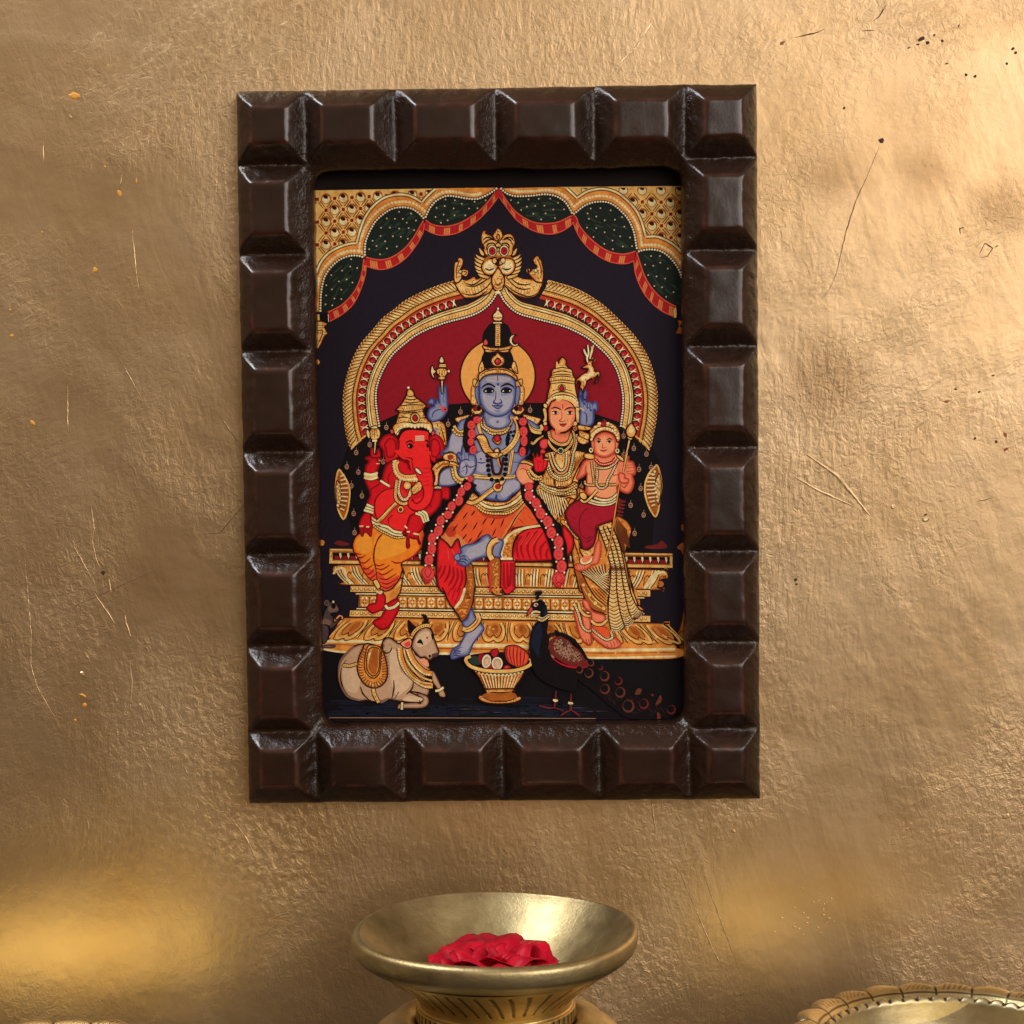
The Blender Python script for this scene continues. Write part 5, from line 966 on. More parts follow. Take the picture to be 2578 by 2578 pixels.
P('H', "250 1440 290 1400 340 1390 330 1330 400 1280 500 1260 580 1230 640 1160 720 1135 770 1190 920 1220 880 1400 880 1450 700 1440 600 1460 500 1500 430 1560 360 1570 290 1520 320 1490 250 1470", 'BS', 'BD', 2.8); P('H', "440 1330 640 1230 700 1180 730 1280 640 1400 460 1470 400 1420", 'BL', None)
P('H', "240 1460 250 1420 300 1400 320 1440 320 1490 270 1490", 'BS', 'BD', 2.2); LL('H', ["320 1440 370 1430 400 1440", "310 1480 360 1470 430 1500", "320 1510 370 1510 420 1540", "330 1540 370 1545", "360 1430 450 1520", "400 1420 470 1500"], 'BD', 2.8)
L('H', "850 1200 780 1240 740 1310 730 1400 770 1480", 'OL', 16, .1); L('H', "850 1200 780 1240 740 1310 730 1400 770 1480", 'G1', 11, .1); L('H', "830 1240 770 1310 760 1420", 'G3', 3.5)
# belt
P('H', "380 580 440 520 520 560 640 650 820 680 980 670 1090 580 1200 470 1220 640 1140 760 1000 850 850 860 680 830 560 740 510 690 440 690 380 640", 'G1', 'OL', 2.8); LL('H', ["560 690 680 770 830 790 1000 760 1130 680 1210 600", "590 660 700 720 830 740 980 710 1090 640 1200 540", "520 700 660 800 830 815 1000 790 1160 690"], 'OL', 2.4); LL('H', ["560 660 690 745 830 765 990 735 1110 660 1200 570"], 'G0', 4, .2); scallop('H', "530 720 640 810 750 840 850 845 1000 835 1120 760 1220 650", 0, 3, 6.5)
speckle(pts('H', "600 640 820 690 1090 590 1190 500 1190 540 1080 630 830 720 640 680"), 16, 'G3', 1.6, 2.6, 57)
LL('H', ["430 540 480 630", "470 530 530 600", "510 560 560 590"], 'OL', 2.4)
L('H', "390 610 420 670 500 690 600 640 700 560 800 490", 'OL', 12, .1); L('H', "390 610 420 670 500 690 600 640 700 560 800 490", 'G1', 8.5, .1); L('H', "400 640 500 670 620 600 790 480", 'G3', 1.8, 0); E('H', "845 475", 11, 11, 'G1', 'OL', 2.4); E('H', "848 468", 6, 5, 'PD', 'OL', 1.6); P('H', "870 400 960 340 930 420 890 450", 'G1', 'OL', 2)
for s in ("500 300 700 330 900 330 1090 320", "520 335 700 350 900 348 1080 340"): L('H', s, 'OL', 6.5, 0); L('H', s, 'G1', 4, 0)
L('H', "1050 -40 1030 100 1000 290", 'OL', 9, 0); L('H', "1050 -40 1030 100 1000 290", 'G1', 6, 0); L('H', "1040 0 1010 290", 'G3', 1.6, 0)
# necklaces, snake, rudraksha beads
L('E', "1000 1590 980 1700 985 1800", 'BK', 9, .6); E('E', "1030 1590 1000 1680 975 1760 1080 1580 1060 1640 1000 1640", 4.5, 4, 'BK'); E('H', "705 45 710 105 712 175 718 240 728 308 762 370 836 385 910 362 945 298 955 225 960 155 962 90 960 30", 5.6, 5.2, 'BK', None)
L('H', "750 40 770 200 790 280 830 300 880 280 900 200 930 60", 'OL', 6, .1); L('H', "860 60 870 120 880 200", 'OL', 6, .3); L('H', "860 0 850 100 880 200", 'G2', 3.5, .5)
chain('E', "600 1400 610 1500 700 1590 840 1630 960 1600 1030 1500 1040 1400", 0.1, 'G1', 'OL', 7); chain('E', "650 1390 660 1480 750 1550 840 1560 940 1540 1020 1460 1040 1380", 8, 'G1', 'OL', 6); scallop('E', "620 1400 640 1520 740 1600 840 1610 950 1585 1010 1500", 0, 3, 6.5); chain('E', "615 1390 625 1500 720 1575", 4, 'G0', 'OL', 6)
L('E', "1080 1380 1130 1480 1125 1620 1060 1750 960 1850 900 1880", 'OL', 13, 0); L('E', "1080 1380 1130 1480 1125 1620 1060 1750 960 1850 900 1880", 'G1', 9.5, 0); lay([ell(x, y, 2.2, 1.6, t, 7) for x, y, t in walk(curve(pts('E', "1080 1380 1130 1480 1125 1620 1060 1750 960 1850 900 1880")), 7)], 'G3')
L('E', "610 1390 580 1470 600 1580 640 1640", 'OL', 9, 0); L('E', "610 1390 580 1470 600 1580 640 1640", 'G1', 6, 0)
P('E', "530 1700 560 1640 630 1620 690 1670 740 1800 800 1860 860 1880 840 1932 750 1932 650 1860 590 1740 560 1680", 'G1', 'OL', 2.8); LL('E', [f"{600 + k * 18} {1690 + k * 26} {640 + k * 20} {1680 + k * 26}" for k in range(7)], 'HA', 5); LL('E', [f"{600 + k * 18} {1702 + k * 26} {640 + k * 20} {1692 + k * 26}" for k in range(7)], 'G3', 1.6); P('E', "800 1830 850 1810 880 1850 890 1932 820 1932 800 1880", 'G0', 'OL', 2.4); P('H', "700 0 900 0 880 60 800 70 720 30", 'G1', 'OL', 2.2); L('E', "850 1810 870 1870 840 1932", 'OL', 2.4)
P('E', "800 1640 840 1620 880 1650 890 1720 850 1760 800 1730 775 1690", 'G1', 'OL', 2.2); E('E', "838 1678", 7, 8, 'PD', 'OL', 2); E('E', "838 1678", 3, 4, 'SR')
# face
P('E', "680 1300 1020 1300 1000 1380 1030 1440 960 1520 840 1545 720 1510 670 1440", 'BS', 'BD', 2.4); P('E', "740 1400 950 1400 930 1500 840 1520 760 1490", 'BL', None); E('E', "845 1445", 4, 4, 'BM')
for s in ("480 960 530 960 560 1080 540 1200 480 1190 470 1080", "1150 960 1210 960 1215 1080 1190 1200 1130 1190 1140 1080"): P('E', s, 'G1', 'G3', 1.6)
LL('E', [f"{478 + (k % 2) * 4} {970 + k * 22} {486} {984 + k * 22}" for k in range(8)] + [f"{1205} {970 + k * 22} {1212} {984 + k * 22}" for k in range(8)], 'OL', 2.2)
P('E', "510 850 560 870 540 920 520 960 500 920", 'G1', 'OL', 2); P('E', "1180 850 1130 870 1150 910 1170 950 1190 900", 'G1', 'OL', 2)
P('E', "540 970 580 960 600 1050 600 1180 590 1240 555 1150 530 1060", 'BS', 'BD', 2.4); P('E', "1150 970 1110 960 1090 1050 1090 1180 1110 1240 1140 1150 1155 1060", 'BS', 'BD', 2.4)
P('E', "600 870 680 800 840 785 1000 800 1080 870 1095 1000 1080 1150 1040 1260 960 1340 845 1370 730 1340 650 1260 600 1150 590 1000", 'BS', 'BD', 3)
P('E', "640 1060 720 1080 800 1100 845 1120 900 1090 980 1080 1050 1060 1040 1180 960 1290 845 1320 730 1290 660 1190", 'BL', None); P('E', "700 830 840 810 1000 830 1010 880 850 900 690 880", 'BF', None); P('E', "810 960 845 940 880 960 890 1120 845 1150 800 1120", 'BL', None)
LL('E', [f"720 {845 + k * 18} 830 {838 + k * 18}" for k in range(3)] + [f"860 {838 + k * 18} 960 {845 + k * 18}" for k in range(3)], 'WH' if 0 else 'BL', 2.2)
L('E', "845 805 848 880", 'BD', 4.4, .6); P('E', "848 895 862 930 848 950 835 930", 'BD', None)
LL('E', ["620 990 650 950 720 920 790 950 810 970", "880 970 910 945 980 920 1050 950 1075 985"], 'OL', 4.4, .8); LL('E', ["650 1000 700 970 760 975 800 1010", "890 1010 930 975 990 970 1045 1000"], 'BD', 2.2)
for x in (722, 965):
    P('E', f"{x - 72} 1022 {x - 30} 998 {x + 30} 996 {x + 66} 1012 {x + 56} 1032 {x} 1042 {x - 42} 1036", 'WH', 'BK', 2.4); E('E', f"{x + 4} 1015", 7, 5.8, 'BK'); L('E', f"{x - 80} 1020 {x - 30} 988 {x + 30} 986 {x + 78} 1012", 'BK', 3.2, .4)
LL('E', ["820 1020 815 1120 785 1170 800 1190 845 1195 890 1190 905 1170 880 1130", "785 1175 820 1180", "870 1180 905 1172"], 'BD', 2.6, .5); LL('E', ["765 1215 800 1225 845 1218 890 1225 918 1208"], 'BD', 3, .4); P('E', "785 1222 845 1220 905 1218 870 1255 845 1265 815 1250", 'BM', 'BD', 1.8); L('E', "800 1290 845 1300 890 1290", 'BM', 2.6)
P('E', "580 800 640 740 750 700 845 690 950 700 1040 740 1110 820 1110 880 1060 830 960 785 845 780 740 785 650 820 590 880", 'G1', 'OL', 2.8); LL('E', ["600 810 680 750 845 715 1000 745 1090 820"], 'OL', 2.2); LL('E', [f"{660 + k * 37} {790 - 45 * math.sin((k + .5) / 11 * 3.14):.0f} {665 + k * 36} {815 - 45 * math.sin((k + .5) / 11 * 3.14):.0f}" for k in range(11)], 'G3', 2.6); E('E', "845 740", 3, 5, 'GO', 'G3', 1)
for s in ("480 1270 530 1220 600 1240 640 1300 600 1350 520 1350 480 1310", "1040 1290 1090 1240 1150 1220 1215 1260 1200 1320 1150 1360 1080 1350"): P('E', s, 'G1', 'OL', 2.6)
E('E', "580 1265 1105 1265", 6, 6, 'BK', None); E('E', "535 1265 1155 1265", 4.5, 5, 'CR', 'OL', 1.6); LL('E', ["490 1290 530 1340 600 1330 635 1290", "1045 1300 1090 1340 1160 1340 1210 1290"], 'OL', 2)
# shoulder lace
for s in ("240 1500 280 1570 340 1590 410 1540 440 1450", "220 1540 280 1610 360 1620 420 1570", "1240 1450 1310 1530 1400 1570 1460 1540 1440 1490", "1270 1500 1340 1580 1450 1600"): L('E', s, 'OL', 9, .1); L('E', s, 'G1', 6, .1)
scallop('E', "225 1560 280 1620 360 1630 420 1580", 0, 3, 7)
# forearm, raised palm, bracelets
P('E', "100 1932 130 1880 200 1860 260 1900 280 1932", 'G1', 'OL', 2.2); P('H', "100 20 200 0 270 30 280 110 300 150 180 130 90 80", 'G1', 'OL', 2.2); E('H', "190 60", 6, 5, 'PD', 'OL', 1.6); speckle(pts('H', "110 20 260 20 290 130 190 120"), 8, 'G3', 1.6, 3, 61)
P('H', "0 220 30 160 110 120 220 120 300 160 310 200 200 190 100 220 40 290 20 400 0 440", 'G1', 'OL', 2.6); P('G', "1695 220 1760 140 1850 110 1932 110 1932 180 1860 200 1800 280 1780 440 1720 450 1740 360 1720 260", 'G1', 'OL', 2.6); LL('H', ["0 230 80 170 180 160 290 180"], 'G3', 2.4); LL('G', ["1740 240 1830 160 1932 140"], 'G3', 2.4)
P('H', "300 300 310 190 330 110 280 30 310 -10 340 20 350 -60 370 -120 390 -110 400 -160 430 -180 440 -100 460 -80 450 20 490 20 540 60 545 180 510 280 440 340 360 350", 'BS', 'BD', 2.8); P('H', "350 130 500 110 520 200 430 320 340 300 330 200", 'BL', None); LL('H', ["310 130 400 90 460 110", "340 20 350 90", "390 -110 390 80", "440 -100 440 90", "350 220 410 180 470 200 540 170", "400 150 420 240 400 310", "330 270 380 240", "380 120 440 170"], 'BD', 2.6)
for s in ("220 200 250 330 320 390 420 370 480 340", "245 180 270 310 340 370 430 350"): L('H', s, 'OL', 9, .1); L('H', s, 'G1', 6, .1)
scallop('H', "215 230 240 340 310 410 400 410", 0, 3.2, 7)
# garlands of pink flowers
def garland(beds, flowers, leaf=1):
    for t, s, w in beds:
        L(t, s, 'BK', w, 0); p = curve(pts(t, s)); q = []
        for x, y, a in walk(p, 4.2):
            for sg in (1, -1):
                nx, ny = -math.sin(a) * sg, math.cos(a) * sg; l = w * .5 + 4
                q.append([(x + nx * (w * .5 - 1) - math.cos(a) * 2, y + ny * (w * .5 - 1) - math.sin(a) * 2), (x + nx * l + math.cos(a) * 1.5, y + ny * l + math.sin(a) * 1.5), (x + nx * (w * .5 - 1) + math.cos(a) * 2, y + ny * (w * .5 - 1) + math.sin(a) * 2)])
        lay(q, 'BK')
    f = [(pts(t, f"{x} {y}")[0], rx, ry, r) for t, x, y, rx, ry, r in flowers]
    lay([ell(c[0], c[1], rx + 1.6, ry + 1.6, r) for c, rx, ry, r in f], 'PD'); lay([ell(c[0], c[1], rx, ry, r) for c, rx, ry, r in f], 'PK')
    lay(sum([ribbon(curve([(c[0] + rx * .45 * math.cos(a + r), c[1] + ry * .5 * math.sin(a + r)) for a in (0.5, 1.8, 3.2, 4.5, 5.7)]), 1.8, .4) for c, rx, ry, r in f], []), 'PD'); lay([ell(c[0] + .6, c[1] - .5, rx * .28, ry * .3, r, 7) for c, rx, ry, r in f], 'RL')
garland([("E", "520 1400 460 1480 450 1600 440 1740 480 1850", 24), ("H", "470 400 380 560 260 720 130 880 40 1030 0 1090", 30), ("G", "1900 800 1790 970 1710 1120 1670 1270 1660 1420 1640 1560", 32)],
        [("E", 560, 1420, 9, 8, .2), ("E", 480, 1490, 9, 10, 0), ("E", 487, 1612, 9, 11, 0), ("E", 472, 1722, 7, 9, .2), ("E", 505, 1835, 8, 10, .4), ("H", 465, 360, 6, 7, 0), ("H", 425, 465, 8, 10, .5), ("H", 340, 540, 8.5, 11, .2), ("H", 310, 665, 9, 12, .3), ("H", 208, 740, 9, 11, .2), ("H", 155, 860, 9.5, 9.5, 0),
         ("H", 55, 940, 9, 12, .2), ("G", 1788, 1085, 10, 13, .4), ("G", 1700, 1185, 9, 13, .1), ("G", 1698, 1335, 9.5, 13, .1), ("G", 1658, 1485, 10, 13, .1)])
garland([("E", "1170 1400 1220 1560 1240 1700 1190 1880", 22), ("H", "1270 440 1290 600 1400 740 1480 880 1560 1000 1620 1130 1690 1270 1700 1420 1720 1560 1690 1640", 34)],
        [("E", 1195, 1445, 9, 9, 0), ("E", 1205, 1580, 9, 12, 0), ("E", 1213, 1710, 7.5, 13, .05), ("E", 1190, 1860, 7, 11, .1), ("H", 1278, 465, 9.5, 9, 0), ("H", 1280, 595, 10, 13, 0), ("H", 1378, 700, 10.5, 13, -.3), ("H", 1440, 840, 11, 14, -.2), ("H", 1540, 955, 11, 14, -.2),
         ("H", 1590, 1108, 11, 14, -.1), ("H", 1690, 1240, 11, 15, 0), ("H", 1688, 1405, 11, 15, 0), ("H", 1733, 1575, 11.5, 15, .05)])
E('H', "280 590 240 655 140 775 220 825 85 850 135 945 85 1020 10 1175 350 460 1225 515 1325 525 1350 610 1295 690 1365 790 1520 850 1440 740 1455 945 1615 1000 1515 1040 1675 1135 1605 1205 1640 1315 1745 1330 1660 1510 1760 1470 1660 1640 1770 1660", 2.6, 2.8, 'WH', n=7); E('G', "1905 775 1850 850 1905 945 1755 1000 1850 1020 1695 1085 1770 1180 1660 1260 1745 1260 1630 1390 1720 1420 1610 1560 1700 1560", 2.6, 2.8, 'WH', n=7)
P('G', "1650 1580 1720 1630 1730 1700 1690 1770 1640 1810 1590 1750 1560 1660 1590 1600", 'PK', 'PD', 2.2); LL('G', ["1650 1590 1600 1650 1640 1730 1690 1650 1650 1590", "1590 1730 1640 1770 1700 1730", "1620 1760 1640 1800 1670 1750"], 'PD', 2.2)
P('H', "1690 1660 1760 1690 1780 1750 1740 1830 1690 1870 1630 1820 1605 1740 1640 1680", 'PK', 'PD', 2.2); LL('H', ["1690 1670 1650 1740 1690 1800 1740 1740 1690 1670", "1620 1760 1660 1810 1690 1860", "1770 1750 1730 1810 1690 1860", "1640 1820 1700 1800 1740 1830"], 'PD', 2.2)

# ------------------------------------------------------------------ bull, mouse, basket of fruit, peacock
P('J', "170 500 250 520 270 600 240 730 180 760", 'MO', 'BK', 2.2); P('J', "180 420 205 330 240 250 205 200 230 170 270 200 330 190 380 230 410 300 380 345 330 350 290 370 330 410 340 480 410 430 420 450 300 570 260 520 180 500", 'MO', 'BK', 2.2); P('J', "180 500 190 440 240 430 300 470 270 520", 'CD', None); P('J', "260 270 340 230 400 300 340 330 270 330", 'CD', None); E('J', "330 250", 6, 7, 'BK'); E('J', "328 192", 2.6, 3, 'G0'); E('J', "235 208", 5, 6, 'MO', 'CD', 1.4); P('J', "360 420 410 370 460 390 470 430 440 440 430 400 380 440", 'SL', 'OL', 2); L('J', "170 800 300 795 345 800 320 825 170 825", 'MO', 5, .3); L('J', "190 510 250 520 270 600", 'BK', 2.4)
P('J', "780 780 640 800 520 890 420 1010 390 1150 400 1300 470 1440 560 1530 700 1570 800 1560 900 1575 1000 1580 1100 1550 1230 1570 1400 1590 1530 1600 1560 1500 1640 1490 1660 1400 1600 1250 1680 1150 1640 1080 1660 1000 1700 980 1790 910 1740 760 1690 580 1600 550 1480 620 1420 720 1350 700 1250 770 1190 740 1120 695 1050 700 1010 760 1000 830", 'CO', 'OL', 3)
P('J', "1380 1440 1520 1460 1640 1510 1650 1610 1560 1670 1310 1675 1220 1680 1230 1620 1290 1600 1480 1590 1540 1590 1560 1530", 'CO', 'OL', 2.8); P('J', "1700 1160 1740 1180 1830 1370 1870 1430 1890 1490 1870 1520 1800 1500 1770 1400 1700 1290", 'CO', 'OL', 2.4)
P('J', "470 1100 660 1060 700 1300 640 1450 520 1420 460 1280", 'CL', None); P('J', "1120 880 1220 900 1260 1150 1420 1300 1300 1450 1190 1480 1120 1200", 'CL', None); P('J', "1480 700 1600 640 1680 700 1720 860 1600 940 1500 900", 'CL', None); P('J', "720 1380 900 1420 1080 1400 1140 1320 1100 1500 900 1570 780 1500", 'CD' if 0 else 'CO', None); P('J', "1380 1500 1560 1530 1520 1580 1300 1560", 'CL', None)
LL('J', ["440 1100 430 1250 470 1400 560 1520", "510 1000 440 1090", "705 1370 740 1470 830 1560", "1165 1280 1170 1400 1140 1540", "1440 1310 1420 1400 1340 1480", "1380 1445 1500 1450 1640 1500", "1480 1590 1540 1600 1520 1560", "1500 1590 1400 1590 1300 1600", "1240 960 1270 1080 1330 1180 1440 1290", "1470 1120 1460 1190 1580 1260"], 'OL', 3); L('J', "1110 780 1140 830 1110 890 1050 900 1010 850 1005 770 1060 700 1140 695 1200 750", 'OL', 3); L('J', "1120 790 1140 830", 'CL', 2)
LL('J', ["620 800 520 900 430 1020 400 1160", "420 1330 480 1440 560 1520 700 1565", "930 1560 1000 1580 1090 1540", "1240 1440 1180 1540"], 'CD', 5)
P('J', "1430 740 1480 630 1560 560 1640 550 1690 590 1720 680 1770 820 1790 900 1700 980 1690 1000 1640 990 1600 960 1540 970 1470 900 1420 830", 'CO', 'OL', 3); P('J', "1470 720 1560 620 1660 620 1690 720 1600 800 1500 820", 'CL', None); P('J', "1700 920 1790 900 1780 940 1710 960", 'MO', None)
P('J', "1490 760 1540 710 1580 790 1540 770", 'BK', None); E('J', "1548 750", 3.6, 4, 'BK'); E('J', "1632 692", 2.6, 2.8, 'PD'); E('J', "1668 945", 3, 4, 'BK'); P('J', "1690 640 1720 640 1715 720 1695 690", 'BK', None); LL('J', ["1530 970 1590 960 1620 990", "1450 880 1480 930 1560 970"], 'OL', 3); P('J', "1260 770 1330 720 1400 700 1420 760 1390 830 1320 830", 'SL', 'OL', 2.4); P('J', "1310 780 1380 740 1400 790 1350 820", 'PK', None)
P('J', "1370 450 1440 520 1480 550 1430 620 1420 670 1375 590", 'BK', 'OL', 2); P('J', "1560 370 1610 380 1645 440 1640 500 1580 500 1590 430", 'BK', 'OL', 2); L('J', "1420 660 1470 590 1540 540 1620 520 1680 530", 'OL', 10, .1); L('J', "1420 660 1470 590 1540 540 1620 520 1680 530", 'G1', 6.5, .1); lay([ell(x, y, 2, 2, n=6) for x, y, _ in walk(curve(pts('J', "1420 660 1470 590 1540 540 1620 520 1680 530")), 6)], 'G3')
P('J', "790 770 990 830 1020 880 1060 1000 1080 1160 1060 1280 990 1360 890 1390 780 1350 700 1250 660 1120 680 980 730 860", 'G2', 'OL', 3); P('J', "820 800 980 830 990 1000 970 1170 920 1240 870 1250 800 1200 760 1100 770 950", 'G1', 'OL', 2.2); P('J', "850 830 965 850 970 1000 950 1160 880 1220 810 1160 790 1060 800 930", 'G0', 'OL', 2.2); P('J', "880 840 950 860 950 1050 920 1180 870 1190 820 1120 830 980", 'G3', None)
q = []
for x, y, a in walk(curve(pts('J', "750 850 700 980 690 1120 730 1250 800 1320 890 1350 980 1320 1040 1250 1050 1100 1030 980 1000 880")), 7):
    nx, ny = -math.sin(a), math.cos(a); q += ribbon([(x + nx * 8 + 2, y + ny * 8 - 3), (x - nx * 8, y - ny * 8)], 1.9)
lay(q, 'G4')
chain('J', "470 1070 560 1080 660 1050", 6, 'G1', 'OL', 5); L('J', "885 1400 900 1480 960 1590", 'OL', 10, 0); L('J', "885 1400 900 1480 960 1590", 'G1', 6.5, 0); E('J', "895 1450 910 1510 935 1560", 2, 2, 'G3', n=6)
for s in ("1250 830 1270 980 1330 1120 1460 1260 1600 1350 1710 1360", "1370 850 1420 980 1500 1090 1600 1170 1700 1190"): L('J', s, 'OL', 15, .1); L('J', s, 'G2', 11, .1); beads('J', ' '.join(str(float(v) + (-14 if k % 2 == 0 else 18)) for k, v in enumerate(s.split())), 2.8, 6.2, 'G0')
for s in ("1310 860 1340 980 1420 1110 1540 1230 1700 1290", "1330 1100 1420 1230 1560 1310 1700 1330"): L('J', s, 'OL', 6.5, .1); L('J', s, 'G1', 4, .1)
P('J', "1580 980 1640 1020 1650 1090 1570 1060 1530 1000", 'SL', None); L('J', "1745 1430 1800 1420 1860 1380", 'OL', 8, .1); L('J', "1745 1430 1800 1420 1860 1380", 'G0', 5, .1); L('J', "1285 1590 1280 1690", 'OL', 7, 0); L('J', "1285 1590 1280 1690", 'G0', 4.5, 0)
# basket
P('K', "410 960 440 940 700 900 1000 900 1290 970 1315 1020 1280 1080 1150 1130 900 1150 650 1130 480 1080 415 1020", 'BK', 'OL', 2); P('K', "450 960 560 950 600 1060 480 1050", 'GR', None)
P('K', "580 930 660 920 660 1020 600 1040", 'CR', None); P('K', "750 880 830 840 860 890 830 950 770 950", 'SX' if 0 else 'PD', 'OL', 2)
P('K', "950 840 990 800 1120 800 1260 900 1280 980 1230 1070 1100 1100 1000 1040 950 950", 'TG', 'OL', 2.4); LL('K', ["980 820 970 930 1010 1020", "1020 810 1010 930 1050 1050", "1070 810 1060 940 1090 1080", "1120 820 1110 950 1120 1090", "1170 850 1160 960 1160 1080", "1220 890 1210 970 1190 1070"], 'SX', 3); LL('K', ["1000 820 990 930 1030 1030", "1050 820 1040 940 1070 1060", "1145 840 1140 950 1140 1080", "1200 880 1190 970 1180 1060"], 'RL', 3.5)
P('K', "990 1040 1100 1090 1050 1110 990 1080", 'BK', None); E('K', "740 1110 975 1110", 9, 7, 'PD', 'OL', 1.6); E('K', "968 1100", 3, 3, 'RL')
E('K', "690 1015", 11.5, 17, 'WH', 'OL', 2, .15); E('K', "692 1018", 8.5, 13, 'CO', None, rot=.15); E('K', "694 1025", 5.5, 9, 'CL', None, rot=.15); E('K', "838 1045", 14, 16, 'WH', 'OL', 2); E('K', "838 1045", 10.5, 12.5, 'CO'); E('K', "840 1055", 7, 8.5, 'CL')
P('K', "500 1110 660 1150 900 1165 1100 1150 1210 1140 1170 1250 1100 1350 1040 1400 700 1400 640 1340 580 1230", 'G2', 'OL', 2.8); LL('K', [f"{600 + k * 48} {1215 - abs(k - 5) * 3} {680 + k * 34} {1385}" for k in range(12)], 'G4', 4.5, .6); LL('K', [f"{622 + k * 47} {1215 - abs(k - 5) * 3} {695 + k * 33} {1385}" for k in range(12)], 'G0', 4, .6); L('K', "540 1140 720 1185 900 1195 1080 1180 1190 1150", 'G0', 7, .2); lay([ell(x, y, 3.4, 1.4, a, 7) for x, y, a in walk(curve(pts('K', "560 1165 720 1190 900 1200 1080 1190 1180 1165")), 10)], 'OL')
L('K', "470 950 415 970 410 1020 480 1090 650 1140 880 1155 1100 1140 1270 1080 1315 1020 1290 975", 'OL', 11, .1); L('K', "470 950 415 970 410 1020 480 1090 650 1140 880 1155 1100 1140 1270 1080 1315 1020 1290 975", 'G1', 7, .1)
P('K', "690 1405 1060 1400 1050 1440 1080 1490 1165 1510 1160 1550 1060 1590 870 1605 690 1590 585 1540 590 1490 660 1490 690 1440", 'G1', 'OL', 2.8); P('K', "690 1460 1050 1450 1100 1520 1000 1560 750 1560 640 1520", 'G3', None); LL('K', ["700 1440 870 1450 1050 1435", "610 1510 750 1565 870 1570 1000 1565 1130 1510"], 'OL', 2.4)
P('K', "1280 850 1370 950 1290 950", 'G1', 'OL', 2)
# peacock
P('L', "-10 350 30 345 80 360 150 410 210 480 250 550 300 560 320 600 400 640 500 720 640 780 780 830 930 920 930 1000 780 1030 560 1020 470 960 380 890 280 800 200 740 100 640", 'BK', None); P('K', "1540 640 1680 610 1800 640 1932 720 1932 800 1700 660 1560 690", 'DK', None)
speckle(pts('L', "200 700 330 740 480 800 700 860 900 930 880 1010 600 1010 440 920 300 800"), 80, 'DK', 2, 8, 91, rot=.7, asp=5)
P('K', "1390 470 1540 470 1530 600 1560 700 1550 820 1600 960 1720 1080 1932 1140 1932 1400 1800 1420 1550 1330 1380 1200 1300 1000 1280 800 1310 600", 'BK', None); P('K', "1360 560 1440 490 1460 640 1430 820 1420 960 1360 880 1310 760", 'PB', None); P('K', "1330 800 1350 660 1390 560 1370 720 1380 880", 'BM' if 0 else 'FL', None)
P('K', "1560 760 1620 690 1720 670 1820 720 1900 800 2020 900 2100 1030 2090 1100 1960 1100 1760 1040 1620 940 1570 860", 'PN', None); sp = P('K', "1600 770 1650 710 1740 700 1840 750 1930 850 2000 930 2020 1010 1930 1040 1780 1000 1650 910", 'EY', None); speckle(sp, 170, 'TN', 2, 4.4, 92); speckle(sp, 60, 'DK', 1.5, 3, 93); L('K', "1600 960 1720 1050 1900 1100 2060 1100", 'PD', 4, .6); L('L', "0 350 60 375 140 420 200 490 240 560", 'BK', 8, .3)
P('K', "1385 180 1330 200 1310 250 1330 310 1440 330 1430 400 1400 480 1540 480 1540 380 1530 280 1490 190 1430 160", 'BK', None); P('K', "1480 260 1520 310 1530 380 1490 380", 'PB', None); P('K', "1360 80 1380 30 1440 30 1465 70 1430 100 1410 160 1370 150 1380 100", 'BK', None); LL('K', ["1350 60 1380 35 1450 35 1470 60"], 'CD', 3); P('K', "1310 260 1335 300 1300 340 1250 390 1270 320", 'PK', 'OL', 1.8); E('K', "1375 232", 6, 4.5, 'CL', None, rot=-.5); E('K', "1380 234", 3, 2.6, 'BK'); L('K', "1310 350 1360 325 1435 335", 'G0', 4, .3); chain('K', "1400 390 1470 420 1550 370", 4, 'G0', 'OL', 5); chain('K', "1400 430 1470 450 1560 390", 4, 'G0', 'OL', 5)
for x, y, r in [(275, 588, 8), (185, 640, 9), (258, 668, 11.5), (382, 692, 12), (385, 793, 12), (505, 820, 12.5), (490, 730, 10), (568, 928, 15), (690, 910, 12), (350, 625, 6), (905, 955, 11)]:
    a = pts('L', f"{x} {y}")[0]; lay([ell(a[0], a[1], r, r * 1.08)], 'EY' if r > 7 and x not in (490, 905, 690) else 'PN'); lay([ell(a[0] - 1.6, a[1] - 1.6, r * .8, r * .84)], 'BK')
for s in ("640 790 670 795 660 830 620 835", "800 870 820 840 830 880 800 915 780 915", "795 975 815 990 820 1020 795 1025", "745 840 760 830 765 850"): P('L', s, 'EY', None)
for x, y in ((1655, 1430), (1865, 1470)): L('K', f"{x} {y} {x - 10} {y + 130} {x - 20} {y + 220}", 'PN', 3.4, .2); L('K', f"{x - 40} {y + 120} {x} {y + 135} {x + 20} {y + 120}", 'G0', 5, .2)
LL('K', ["1630 1660 1540 1660 1420 1630", "1630 1660 1760 1700", "1865 1690 1770 1730 1720 1770", "1865 1690 1940 1740 1990 1780", "1630 1600 1630 1665"], 'PN', 3.4, .5); L('K', "1865 1600 1865 1700", 'EY', 4.5)

